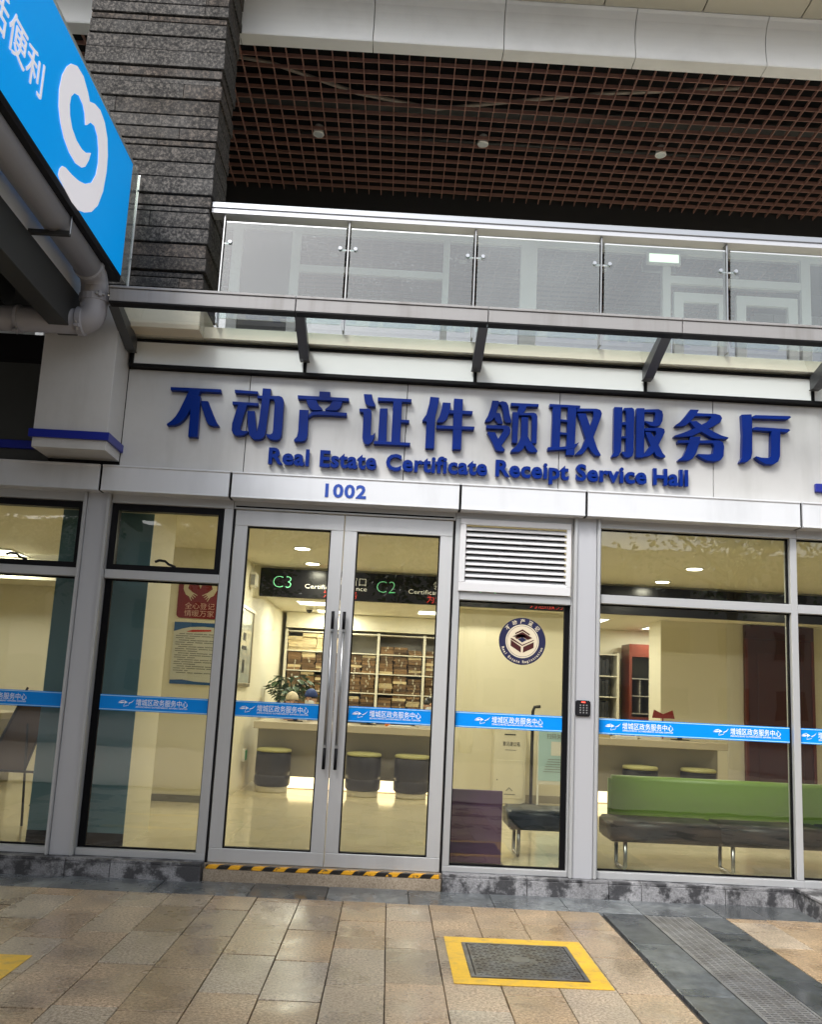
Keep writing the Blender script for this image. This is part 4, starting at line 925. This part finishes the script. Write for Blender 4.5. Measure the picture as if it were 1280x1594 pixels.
def bundle_mesh(w_, h, d, m, seed):
    rnd = random.Random(seed); g = MB(); n = 4
    for i in range(n):
        z = h*i/n; o = rnd.uniform(-.008, .008); oy = rnd.uniform(-.01, .008)
        g.box(-w_/2+o, w_/2+o, -d/2+oy, d/2, z+.0008, z+h/n-.001)
    return mesh_from('paper_bundle', g, m)
BM = [bundle_mesh(.228, .0435, .30, 'paper_kraft', i) for i in range(7)]
BP = [bundle_mesh(.25, .06, .30, 'paper_pale', 50+i) for i in range(3)]
BQ = [bundle_mesh(.23, .0435, .30, 'paper_pale', 80+i) for i in range(2)]
sm_ = mesh_from('string_tie', MB().box(-.005, .005, -.164, -.158, -.001, .046).box(-.018, .016, -.166, -.160, .02, .027), 'string_white')
nb = 0
for bi, (a, b) in enumerate(zip(SX, SX[1:])):
    for ri, z in enumerate(SZ[2:-1]):
        zt = SZ[ri+3]
        room = b-a-.05; ns_ = 3 if bi < 3 else 1
        for si in range(ns_):
            cx = a+.03+.125+si*.25
            top_row = (ri == 3)
            cnt = 7 if not top_row else ((4, 5) if bi == 0 else (4, 0, 0) if bi == 1 else (3, 3, 2) if bi == 2 else (2,))[min(si, (1 if bi == 0 else 2 if bi in (1, 2) else 0))]
            if random.random() < .2 and not top_row: cnt = max(cnt-1, 0)
            pale = top_row and bi in (0, 1)
            zz = z+.0095
            for q in range(cnt):
                me = random.choice(BP if pale else BM if random.random() < .88 else BQ)
                o = link('paper_bundle', me, (cx+random.uniform(-.01, .01), 7.91+random.uniform(-.015, .01), zz)); o.rotation_euler = (0, 0, random.uniform(-.05, .05))
                ORD = ('bottom', 'second', 'third', 'fourth', 'fifth', 'sixth', 'seventh')
                tag(o, '%s bundle, %s, %s stack, %s shelf, %s bay' % ('pale yellow paper' if pale else 'brown paper', ORD[q]+' from bottom' if q else 'lowest one', ('left', 'middle', 'right')[si], ('fourth visible', 'third visible', 'second', 'top')[ri], ('far left', 'second', 'third', 'far right')[bi]),
                    'paper bundle', 'brown bundles on the file shelving' if not pale else 'pale bundles on the top shelf')
                if random.random() < .25: zz += .0605 if pale else .0445; nb += 1; continue
                s2 = bpy.data.objects.new('string_tie', sm_); COL.objects.link(s2); s2.parent = o; s2.location = (random.uniform(-.03, .03), .0, 0)
                zz += .0605 if pale else .0445; nb += 1
shelving([3.65, 4.46], [.45, .80, 1.25, 1.62, 1.98, 2.36], 7.72, 8.12, 'pale narrow shelving with black binders behind the wide right window')
for i, z in enumerate((.8, 1.25, 1.62, 1.98)):
    for j in range(3):
        o = obj('binder', bx(4.12+j*.062, 4.175+j*.062, 7.75, 8.02, z+.0095, z+.0095+(.30, .27, .29)[j]), 'binder_black', None, bevel=.003, label='%s black box file on the %s shelf of the narrow pale shelving' % (('left', 'middle', 'right')[j], ('lowest', 'second lowest', 'third', 'upper')[i]), cat='binder', group='black binders on the narrow shelving')
rc = thing('red_cabinet', (4.95, 7.7, .13), 'red brown wooden cabinet with small glass compartments', 'cabinet')
for x in (4.62, 5.30): obj('side_panel', bx(x, x+.05, 7.6, 8.1, .131, 2.56), 'red_wood', rc)
obj('top_panel', bx(4.6705, 5.2995, 7.6, 8.1, 2.34, 2.56), 'red_wood', rc)
obj('back_panel', bx(4.6705, 5.2995, 8.05, 8.1, .131, 2.339), 'upper_dark', rc)
for z in (1.35, 1.65, 1.95): obj('shelf', bx(4.6705, 5.2995, 7.64, 8.049, z, z+.02), 'shelf_back', rc)
for x in (4.82, 5.02): obj('divider', bx(x, x+.018, 7.66, 8.049, 1.3705, 1.949), 'shelf_back', rc)
obj('drawer_front', bx(4.6705, 5.2995, 7.6, 7.63, .131, 1.3), 'red_wood', rc)
wd = thing('wooden_door', (6.6, 5.95, .13), 'dark red wooden door at the right behind the green bench', 'door')
obj('leaf', bx(6.0, 7.0, 5.93, 5.98, .131, 2.62), 'dark_red_wood', wd)
for a in (5.96, 7.0005): obj('architrave', bx(a, a+.0395, 5.91, 5.99, .131, 2.62), 'red_wood', wd)
obj('transom_panel', bx(5.96, 7.04, 5.91, 5.99, 2.621, 2.83), 'dark_red_wood', wd)
for z0, z1 in ((.4, 1.1), (1.3, 2.4)): obj('raised_panel', bx(6.15, 6.85, 5.915, 5.9295, z0, z1), 'dark_red_wood', wd, bevel=.008)
obj('end_wall', bx(5.9505, 9, 6.0, 6.2, .13, 2.84), 'wall_cream', kind='structure')

# wall pieces on the left
pf = thing('framed_picture', (-1.49, 4.0, 1.5), 'silver framed picture with black script on the left interior wall', 'picture')
for n_, a in (('frame_rail', (-1.4995, -1.465, 3.5, 4.62, 1.50, 1.55)), ('frame_rail', (-1.4995, -1.465, 3.5, 4.62, 2.50, 2.55)), ('frame_stile', (-1.4995, -1.465, 3.5, 3.55, 1.5505, 2.4995)), ('frame_stile', (-1.4995, -1.465, 4.57, 4.62, 1.5505, 2.4995))):
    obj(n_, bx(*a), 'picture_frame', pf, bevel=.004)
sh = obj('sheet', bx(-1.4995, -1.48, 3.551, 4.569, 1.551, 2.499), 'picture_paper', pf)
for a in ((3.9, 4.1, 2.1, 2.2), (3.85, 4.2, 1.98, 2.03), (3.95, 4.12, 1.68, 1.85)): obj('script_mark', bx(-1.4798, -1.478, *a), 'print_black', sh)
po = thing('red_poster', (-1.93, 3.19, 2.29), 'dark red poster with two open hands and pink characters', 'poster')
def rrect(x0, x1, z0, z1, r, n=5):
    p = []
    for cx, cz, a0 in ((x1-r, z1-r, 0), (x0+r, z1-r, 90), (x0+r, z0+r, 180), (x1-r, z0+r, 270)):
        p += [(cx+r*math.cos(R(a0+90*i/n)), cz+r*math.sin(R(a0+90*i/n))) for i in range(n+1)]
    return p
sheet = obj('sheet', MB().prism(rrect(-2.19, -1.665, 2.295, 2.83, .05), 'y', 3.192, 3.1985), 'poster_red', po)
text('lettering', '全心登记', .085, (-2.095, 3.1915, 2.415), 'poster_pink', sheet, extrude=.0004, offset=-.0004, width=.36)
text('lettering', '情暖万家', .085, (-2.095, 3.1915, 2.325), 'poster_pink', sheet, extrude=.0004, offset=-.0004, width=.36)
for s in (-1, 1):
    cx = -1.925; g = MB()
    f = lambda *p: [(cx+s*x_, z_) for x_, z_ in p]
    g.prism(f((.20, 2.72), (.13, 2.735), (.15, 2.66), (.075, 2.60), (.11, 2.55), (.17, 2.58), (.205, 2.65)), 'y', 3.1905, 3.1915)
    for i in range(4):
        b0 = (.085+i*.014, 2.605-i*.013); e0 = (.03+i*.022, 2.575-i*.022)
        dx, dz = e0[0]-b0[0], e0[1]-b0[1]; L_ = math.hypot(dx, dz); nx, nz = -dz/L_*.006, dx/L_*.006
        g.prism(f((b0[0]+nx, b0[1]+nz), (b0[0]-nx, b0[1]-nz), (e0[0]-nx*.7, e0[1]-nz*.7), (e0[0]+nx*.7, e0[1]+nz*.7)), 'y', 3.1895-.0002*i, 3.1904)
    g.prism(f((.0, 2.66), (.02, 2.71), (.12, 2.74), (.10, 2.76), (.0, 2.755)), 'y', 3.1905, 3.1912)
    obj('hand_print', g, 'emblem_cream', sheet)
pn = thing('notice_poster', (-1.94, 3.19, 1.5), 'white notice with lines of text and blue border under the red poster', 'poster')
sheet = obj('sheet', bx(-2.20, -1.675, 3.192, 3.1985, 1.50, 2.245), 'poster_paper', pn)
obj('blue_header', MB().prism([(-2.2, 2.245), (-1.675, 2.245), (-1.675, 2.19), (-1.85, 2.20), (-2.0, 2.19), (-2.1, 2.165), (-2.2, 2.13)], 'y', 3.1905, 3.1917), 'poster_blue', sheet)
obj('title_line', MB().prism([(-2.05, 2.13), (-1.98, 2.155), (-1.75, 2.165), (-1.75, 2.145), (-1.97, 2.13)], 'y', 3.1905, 3.1917), 'print_red', sheet)
obj('blue_footer', MB().prism([(-2.2, 1.50), (-1.675, 1.50), (-1.675, 1.53), (-1.9, 1.535), (-2.05, 1.555), (-2.2, 1.545)], 'y', 3.1905, 3.1917), 'poster_blue', sheet)
rnd = random.Random(3)
g = MB()
for i in range(19):
    z = 2.10-i*.026; x = -2.17 if i % 3 else -2.13
    while x < -1.72:
        l = rnd.uniform(.04, .15); x2 = min(x+l, -1.70)
        g.box(x, x2, 3.1905, 3.1917, z, z+.009); x = x2+rnd.uniform(.008, .02)
        if i % 3 == 2 and x > -2.0: break
obj('text_lines', g, 'print_grey', sheet)
xg = thing('exit_sign', (-1.49, 5.05, .5), 'small green exit sign low on the left interior wall', 'sign')
obj('case', bx(-1.4995, -1.46, 4.62, 4.80, .50, .66), 'plastic_white', xg, bevel=.004)
obj('face', bx(-1.4598, -1.458, 4.635, 4.785, .515, .645), 'exit_green', xg)
ws = thing('wall_speaker', (-1.42, 4.2, 2.75), 'white wall speaker beside the LED board', 'speaker')
obj('case', bx(-1.499, -1.40, 4.1, 4.28, 2.82, 3.02), 'plastic_white', ws, bevel=.02, seg=2)
obj('grille', bx(-1.48, -1.42, 4.095, 4.0995, 2.85, 2.99), 'print_grey', ws)
dc = thing('dome_camera', (-.95, 7.0, 2.80), 'dark dome camera on the rear ceiling', 'camera')
obj('base', MB().lathe((-.95, 6.9, 2.805), [(.06, 0), (.07, .034)], 18), 'plastic_white', dc)
obj('dome', MB().lathe((-.95, 6.9, 2.75), [(.01, 0), (.035, .012), (.05, .035), (.052, .0545)], 18), 'monitor_black', dc, smooth=True)
# ---- in front of the pillar
sb = thing('suggestion_box', (2.1, 4.55, .13), 'cream metal suggestion box on the floor behind the emblem window', 'box')
obj('body', bx(1.90, 2.34, 4.44, 4.69, .135, 1.16), 'box_cream', sb, bevel=.006)
obj('slot', bx(2.04, 2.19, 4.4365, 4.4395, 1.03, 1.045), 'print_black', sb)
d_ = obj('door', bx(1.93, 2.31, 4.434, 4.4395, .20, .70), 'box_cream', sb, bevel=.003)
obj('door_lock', MB().tube([(1.955, 4.428, .44), (1.955, 4.4335, .44)], .01, 8), 'print_grey', d_)
text('lettering', '意见建议箱', .065, (2.02, 4.4385, .89), 'print_black', sb, extrude=.0004, width=.23)
obj('print_line', bx(2.05, 2.2, 4.4375, 4.4395, .83, .838), 'print_grey', sb)
obj('print_emblem', MB().prism([(2.07, .30), (2.12, .35), (2.17, .30), (2.155, .30), (2.12, .335), (2.085, .30)], 'y', 4.4305, 4.4335), 'print_grey', d_)
obj('print_emblem', bx(2.05, 2.2, 4.4305, 4.4335, .25, .262), 'print_grey', d_)
is_ = thing('information_stand', (2.75, 4.3, .13), 'pale blue information stand with printed panel beside the suggestion box', 'stand')
obj('panel', bx(2.46, 2.95, 4.27, 4.30, .42, 1.24), 'stand_white', is_, bevel=.004)
ps = obj('print_sheet', bx(2.475, 2.935, 4.265, 4.2695, .47, 1.22), 'stand_blue', is_)
obj('white_square', bx(2.64, 2.82, 4.2615, 4.2645, .80, .98), 'stand_white', ps)
text('lettering', '扫码关注', .075, (2.58, 4.263, 1.02), 'print_grey', ps, extrude=.0004, width=.26)
for i in range(6): obj('print_line', bx(2.6-.012*i, 2.90, 4.2625, 4.2645, .745-i*.032, .752-i*.032), 'print_grey', ps)
for x in (2.462, 2.925): obj('leg', bx(x, x+.025, 4.27, 4.30, .135, .4195), 'stand_white', is_)
obj('foot', bx(2.44, 2.97, 4.15, 4.40, .131, .1345), 'stand_white', is_)
kb = thing('speaker_stand', (2.42, 4.35, .13), 'slim black pole stand with bent top between box and information stand', 'stand')
obj('pole', MB().tube([(2.40, 4.36, .15), (2.40, 4.36, 1.36), (2.42, 4.36, 1.42), (2.50, 4.36, 1.43)], .022, 8), 'easel_black', kb, smooth=True)
obj('base', MB().lathe((2.40, 4.36, .131), [(.14, 0), (.13, .015), (.04, .03)], 18), 'easel_black', kb)
pb = thing('purple_board', (1.25, .38, .13), 'dark purple board leaning low inside the emblem window', 'board')
obj('panel', bx(1.03, 1.47, .30, .345, .14, .74), 'purple_board', pb, bevel=.004)
obj('base', bx(1.0, 1.49, .29, .50, .131, .1395), 'easel_black', pb)
obj('back_strut', MB().tube([(1.25, .347, .60), (1.25, .49, .15)], .012, 6), 'easel_black', pb)

# ---- bench
bn = thing('waiting_bench', (3.3, .5, .13), 'long black waiting bench with green backrest and chrome legs', 'bench')
def roundbox(x0, x1, y0, y1, z0, z1, r): 
    return MB().prism([(y0+r+r*math.cos(a), 0) for a in ()] or rrect(y0, y1, z0, z1, r), 'x', x0, x1)
obj('seat_cushion', roundbox(2.385, 3.32, .20, .66, .375, .555, .06), 'bench_black', bn, bevel=.02, seg=2, smooth=True)
obj('seat_cushion', roundbox(3.33, 4.27, .20, .66, .375, .555, .06), 'bench_black', bn, bevel=.02, seg=2, smooth=True)
obj('seat_cushion', roundbox(4.28, 5.2, .20, .66, .375, .555, .06), 'bench_black', bn, bevel=.02, seg=2, smooth=True)
obj('backrest', roundbox(2.46, 5.2, .58, .68, .50, .895, .045), 'bench_green', bn, bevel=.03, seg=3, smooth=True)
for x in (2.52, 3.44, 4.4):
    obj('leg_frame', MB().tube([(x, .56, .376), (x, .56, .17), (x, .54, .145), (x, .30, .145), (x, .27, .17), (x, .27, .376)], .0175, 10), 'steel', bn, smooth=True)
ot = thing('bench_stool', (1.95, .75, .13), 'backless dark grey bench seat behind the emblem window', 'bench')
obj('seat_cushion', roundbox(1.58, 2.33, .62, 1.10, .37, .55, .06), 'bench_black', ot, bevel=.02, seg=2, smooth=True)
for x in (1.68, 2.22): obj('leg_frame', MB().tube([(x, 1.0, .371), (x, 1.0, .17), (x, .98, .145), (x, .74, .145), (x, .71, .17), (x, .71, .371)], .0175, 10), 'steel', ot, smooth=True)

# ---- easel at far left
ea = thing('easel_board', (-3.1, 1.4, .13), 'dark brown slanted display board on a thin black easel at the left picture edge', 'easel')
obj('board', MB().poly([(-3.36, 1.24, .62), (-2.99, 1.24, .62), (-2.84, 1.44, 1.36), (-3.14, 1.44, 1.36), (-3.36, 1.262, .612), (-2.99, 1.262, .612), (-2.84, 1.462, 1.352), (-3.14, 1.462, 1.352)],
    [(0, 1, 2, 3), (7, 6, 5, 4), (0, 4, 5, 1), (1, 5, 6, 2), (2, 6, 7, 3), (3, 7, 4, 0)]), 'board_brown', ea)
for a, b in (((-2.90, 1.10, .135), (-3.06, 1.36, 1.05)), ((-3.36, 1.222, .60), (-3.13, 1.43, 1.40)), ((-2.99, 1.222, .60), (-2.83, 1.43, 1.40)), ((-3.36, 1.222, .612), (-2.88, 1.222, .612)), ((-3.5, 1.10, .135), (-3.25, 1.33, 1.0)), ((-3.05, 1.8, .135), (-3.0, 1.47, 1.34))):
    obj('leg', MB().tube([a, b], .012, 8), 'easel_black', ea)
yb = thing('yellow_panel', (-3.0, 2.2, .13), 'low amber panel standing behind the easel', 'panel')
obj('face', bx(-3.35, -2.95, 2.4, 2.43, .15, .80), 'stool_seat', yb, bevel=.004)
obj('foot', bx(-3.35, -2.95, 2.33, 2.5, .131, .149), 'easel_black', yb)

# ---- things on the counters
def monitor(x, y, z, rz, label):
    t = thing('computer_monitor', (x, y, z), label, 'monitor'); t.rotation_euler = (0, 0, rz)
    for n_, g in (('screen', bx(-.22, .22, -.015, .015, .035, .235)), ('stand', bx(-.03, .03, -.01, .03, .012, .0345)), ('foot', bx(-.11, .11, -.07, .08, .0005, .0115))):
        o = bpy.data.objects.new(n_, mesh_from(n_, g, 'monitor_black', bevel=.004)); COL.objects.link(o); o.parent = t
monitor(-.86, 5.05, 1.05, .1, 'black computer monitor on the counter behind the left door leaf')
monitor(.18, 5.12, 1.05, -.1, 'black computer monitor on the counter behind the right door leaf')
monitor(4.62, 5.0, 1.05, .25, 'black computer monitor at the end of the right counter')
rnd = random.Random(11)
def sheaf(x, y, z, w_, d, h, m, label, rz=0, cat='papers', group=None):
    t = thing('paper_stack', (x, y, z), label, cat, group); t.rotation_euler = (0, 0, rz)
    g = MB(); n = max(2, int(h/.012))
    for i in range(n):
        o = rnd.uniform(-.012, .012); g.box(-w_/2+o, w_/2+o, -d/2, d/2, i*h/n+.0006, (i+1)*h/n)
    o = bpy.data.objects.new('sheets', mesh_from('sheets', g, m)); COL.objects.link(o); o.parent = t
    c = bpy.data.objects.new('cover_sheet', mesh_from('cover_sheet', bx(-w_/2, w_/2, -d/2, d/2, h+.0005, h+.003), m)); COL.objects.link(c); c.parent = t
for a in ((3.35, 4.75, 1.05, .34, .24, .05, 'paper_pale', 'yellowish paper pile at the left of the right counter'), (3.75, 4.72, 1.05, .3, .22, .03, 'cloth_white', 'white paper pile in the middle of the right counter'),
          (4.1, 4.8, 1.05, .3, .22, .06, 'cloth_white', 'taller white paper pile beside the right monitor'), (.62, 4.72, 1.05, .3, .22, .02, 'cloth_white', 'thin white papers on the counter behind the right door leaf'),
          (1.0, 4.8, 1.05, .28, .2, .05, 'cloth_white', 'white paper pile near the right end of the door counter'), (-.35, 4.75, 1.05, .3, .2, .025, 'cloth_white', 'white papers on the counter behind the left door leaf'),
          (-4.9, 3.9, 1.03, .3, .2, .08, 'orange', 'orange files on the counter end at the left picture edge'), (3.2, 5.05, 1.05, .3, .24, .30, 'cloth_white', 'tall paper pile rising above the blue strip on the right counter')):
    sheaf(*a, rz=rnd.uniform(-.2, .2))
oc = thing('orange_bottle', (.45, 4.9, 1.02), 'small orange bottle on the counter behind the right door leaf', 'bottle')
obj('body', MB().lathe((.45, 4.9, 1.0505), [(.032, 0), (.035, .01), (.035, .09), (.015, .12)], 14), 'orange', oc, smooth=True)
obj('cap', MB().lathe((.45, 4.9, 1.171), [(.016, 0), (.016, .03)], 12), 'cloth_white', oc)
rb = thing('red_ornament', (4.45, 5.1, 1.02), 'small red angular ornament above the blue strip on the right counter', 'ornament')
obj('wing', MB().prism([(4.28, 1.34), (4.31, 1.46), (4.44, 1.40), (4.58, 1.46), (4.61, 1.34)], 'y', 5.2, 5.215), 'ornament_red', rb)
obj('rod', bx(4.435, 4.45, 5.2165, 5.23, 1.0505, 1.40), 'ornament_red', rb)

# ---- potted plant
pp = thing('potted_plant', (-1.06, 6.1, .131), 'leafy green potted plant behind the left door leaf', 'plant')
obj('pot', MB().lathe((-1.06, 6.1, .131), [(.14, 0), (.19, .5), (.20, .60), (.18, .62)], 18), 'pot', pp, smooth=False)
rnd = random.Random(5); g = MB(); g2 = MB()
for i in range(95):
    az = rnd.uniform(0, 6.28); el = rnd.uniform(.15, 1.35); r = rnd.uniform(.14, .38)
    base = Vector((-1.06, 6.1, 1.32)); tip = base+Vector((math.cos(az)*math.cos(el)*r*1.15, math.sin(az)*math.cos(el)*r, math.sin(el)*r*1.2))
    g2.tube([(-1.06, 6.1, .74), base, base.lerp(tip, .6)+Vector((0, 0, .03)), tip], .004, 4)
    d = Vector((math.cos(az), math.sin(az), rnd.uniform(-.7, .25))).normalized(); s = d.cross(Vector((0, 0, 1))).normalized(); n_ = s.cross(d)
    L_, W_ = rnd.uniform(.12, .2), rnd.uniform(.04, .065)
    P_ = [tip, tip+d*L_*.35+s*W_+n_*.01, tip+d*L_*.75+s*W_*.7, tip+d*L_-n_*.02, tip+d*L_*.75-s*W_*.7, tip+d*L_*.35-s*W_+n_*.01, tip+d*L_*.5-n_*.012]
    g.poly([tuple(p) for p in P_], [(0, 1, 6), (1, 2, 6), (2, 3, 6), (3, 4, 6), (4, 5, 6), (5, 0, 6)])
obj('stems', g2, 'leaf', pp); fo = obj('foliage', g, 'leaf', pp); fo['kind'] = 'stuff'

# ---- people behind the counter
def skinned(name, verts, edges, radii, material, parent, sub=2, root=0):
    me = bpy.data.meshes.new(name); me.from_pydata(verts, edges, []); me.update()
    o = bpy.data.objects.new(name, me); COL.objects.link(o)
    sk_ = o.modifiers.new('s', 'SKIN'); o.modifiers.new('d', 'SUBSURF').levels = sub
    for i, r in enumerate(radii):
        me.skin_vertices[0].data[i].radius = r if isinstance(r, tuple) else (r, r)
    me.skin_vertices[0].data[root].use_root = True
    dg = bpy.context.evaluated_depsgraph_get(); dg.update()
    nm = bpy.data.meshes.new_from_object(o.evaluated_get(dg)); bpy.data.objects.remove(o)
    nm.materials.clear(); nm.materials.append(MATS[material])
    for p in nm.polygons: p.use_smooth = True
    o = bpy.data.objects.new(name, nm); COL.objects.link(o); o.parent = parent
    return o
def ellip(name, c, r, material, parent, seg=20, ring_=12, cut=None, tilt=0):
    g = MB(); prof_ = []
    for i in range(ring_+1):
        a = -math.pi/2+math.pi*i/ring_
        z = math.sin(a)
        if cut is not None and z < cut: continue
        prof_.append((max(math.cos(a), .02), z))
    g.lathe((0, 0, 0), prof_, seg); g.v = [(c[0]+x*r[0], c[1]+y*r[1], c[2]+z*r[2]) for x, y, z in g.v]
    o = bpy.data.objects.new(name, mesh_from(name, g, material, smooth=True)); COL.objects.link(o); o.parent = parent
    return o
def person(x, y, head_z, rz, label, cloth, hat=None, hair='hair_black', lean=.12, mask=False):
    """seated, facing the counter (-Y); local origin on the floor"""
    t = thing('person', (x, y, .131), label, 'person'); t.rotation_euler = (0, 0, rz)
    H = head_z-.131; sh_ = H-.30; hip = .46
    V_ = [(0, .10, hip), (0, .08, hip+.18), (0, .05, sh_-.10), (0, 0-lean*.3, sh_), (0, -lean*.55, sh_+.09), (0, -lean*.75, sh_+.17), (0, -lean*.8, sh_+.255),
          (.17, 0, sh_-.02), (.22, -.10, sh_-.24), (.16, -.33, sh_-.30), (.12, -.40, sh_-.30),
          (-.17, 0, sh_-.02), (-.22, -.10, sh_-.24), (-.16, -.33, sh_-.30), (-.12, -.40, sh_-.30),
          (.10, -.05, hip), (.12, -.42, hip+.02), (.12, -.44, .06), (-.10, -.05, hip), (-.12, -.42, hip+.02), (-.12, -.44, .06), (.12, -.54, .03), (-.12, -.54, .03)]
    E_ = [(0, 1), (1, 2), (2, 3), (3, 4), (4, 5), (5, 6), (3, 7), (7, 8), (8, 9), (9, 10), (3, 11), (11, 12), (12, 13), (13, 14), (0, 15), (15, 16), (16, 17), (0, 18), (18, 19), (19, 20), (17, 21), (20, 22)]
    Rr = [(.15, .12), (.14, .11), (.16, .11), (.11, .08), .055, .085, .075, .07, .05, .036, .04, .07, .05, .036, .04, .09, .07, .05, .09, .07, .05, .04, .04]
    skinned('body', V_, E_, Rr, 'skin', t)
    CV = V_[:4]+V_[7:10]+V_[11:14]; 
    skinned('jacket', CV, [(0, 1), (1, 2), (2, 3), (3, 4), (4, 5), (5, 6), (3, 7), (7, 8), (8, 9)], [(.18, .15), (.165, .135), (.185, .135), (.125, .10), .085, .066, .05, .085, .066, .05], cloth, t)
    hx = (0, -lean*.78, sh_+.205)
    ellip('head', (hx[0], hx[1], hx[2]), (.077, .095, .118), 'skin', t)
    nose = MB().prism([(-.012, 0), (.012, 0), (.006, .05), (-.006, .05)], 'y', hx[1]-.118, hx[1]-.08); nose.v = [(a, b, c+hx[2]-.03) for a, b, c in nose.v]
    o = bpy.data.objects.new('nose', mesh_from('nose', nose, 'skin', bevel=.004)); COL.objects.link(o); o.parent = t
    for s in (-1, 1):
        ellip('eye', (s*.03, hx[1]-.083, hx[2]+.005), (.013, .008, .007), 'hair_black', t, 10, 6)
        ellip('ear', (s*.078, hx[1]+.01, hx[2]-.005), (.014, .022, .032), 'skin', t, 10, 6)
        HV = [(s*.12, -.39, sh_-.30), (s*.10, -.46, sh_-.31)]; HE = [(0, 1)]; HR = [(.03, .016), (.038, .015)]
        for q in range(4):
            n0 = len(HV); fx = s*(.075+q*.017)
            HV += [(fx, -.515, sh_-.305-.002*q), (fx-s*.004, -.545+.006*abs(q-1.5), sh_-.325)]; HE += [(1, n0), (n0, n0+1)]; HR += [.009, .008]
        n0 = len(HV); HV += [(s*.06, -.46, sh_-.315), (s*.05, -.49, sh_-.325)]; HE += [(0, n0), (n0, n0+1)]; HR += [.010, .009]
        skinned('hand', HV, HE, HR, 'skin', t, 1)
    ellip('mouth', (0, hx[1]-.086, hx[2]-.052), (.022, .008, .006), 'print_red', t, 10, 6)
    if mask: ellip('face_mask', (0, hx[1]-.035, hx[2]-.045), (.072, .07, .058), 'mask_white', t)
    hr = ellip('hair', (0, hx[1]+.012, hx[2]+.016), (.088, .103, .122), hair, t, cut=-.15)
    if hat:
        ellip('hat', (0, hx[1]+.008, hx[2]+.035), (.098, .115, .125), hat, t, cut=-.05)
    return t
person(-.99, 5.62, 1.40, .15, 'seated person in a rounded beige hat beside the potted plant', 'cloth_white', hat='hat_beige')
person(-.68, 5.66, 1.455, -.3, 'seated person in a dark blue cap near the door handles', 'cloth_white', hat='cap_blue', mask=True)
person(1.03, 5.64, 1.445, .35, 'black haired person with face mask at the right end of the door counter', 'cloth_dark', mask=True)

# ================================================================== STREET BEHIND THE PHOTOGRAPHER (mirrored in the glass)
def tree(x, y, h, seed, label):
    rnd = random.Random(seed); t = thing('street_tree', (x, y, -.05), label, 'tree', 'street trees mirrored in the glass')
    g = MB(); g.tube([(x, y, -.05), (x+.05, y, h*.25), (x-.08, y+.05, h*.5), (x, y, h*.8)], [.2, .16, .12, .05], 8)
    cl_ = []
    for i in range(9):
        a = rnd.uniform(0, 6.28); z0 = h*rnd.uniform(.35, .65); tip = (x+math.cos(a)*h*.28, y+math.sin(a)*h*.28, z0+h*rnd.uniform(.12, .3))
        g.tube([(x, y, z0), tip], [.07, .02], 5); cl_.append(tip)
    cl_ += [(x+rnd.uniform(-1, 1)*h*.22, y+rnd.uniform(-1, 1)*h*.22, h*rnd.uniform(.55, .95)) for _ in range(14)]
    obj('trunk', g, 'bark', t)
    f = MB()
    for c in cl_:
        for _ in range(170):
            v_ = Vector((rnd.gauss(0, 1), rnd.gauss(0, 1), rnd.gauss(0, .8)))*h*.065+Vector(c)
            d = Vector((rnd.uniform(-1, 1), rnd.uniform(-1, 1), rnd.uniform(-1, .4))).normalized(); s = d.orthogonal().normalized()*.055; d = d*.17
            f.poly([tuple(v_), tuple(v_+d*.5+s), tuple(v_+d), tuple(v_+d*.5-s)], [(0, 1, 2, 3)])
    o = obj('crown', f, 'tree_leaf', t); o['kind'] = 'stuff'
tree(-3.5, -15.5, 7.5, 1, 'leafy street tree mirrored in the door glass')
tree(2.6, -16.5, 8.0, 2, 'leafy street tree mirrored in the upper door glass')
tree(9.5, -15.0, 8.5, 3, 'leafy street tree mirrored in the right windows')
tree(-10.5, -17.0, 8.0, 4, 'leafy street tree mirrored in the left windows')
obj('far_pavement', bx(-40, 40, -12.5, -5.62, -.044, -.006), 'far_paving', kind='structure')
fb = thing('opposite_building', (0, -36, -.05), 'grey building across the street mirrored in the glass', 'building')
obj('wall', bx(-45, 45, -44, -36, -.05, 9.5), 'far_wall', fb)
wm = mesh_from('window', bx(-.8, .8, 0, .06, 0, 1.5), 'upper_dark')
for j in range(3):
    for i in range(-14, 15): link('window', wm, (i*3, -36.0, 1.0+j*3), fb)
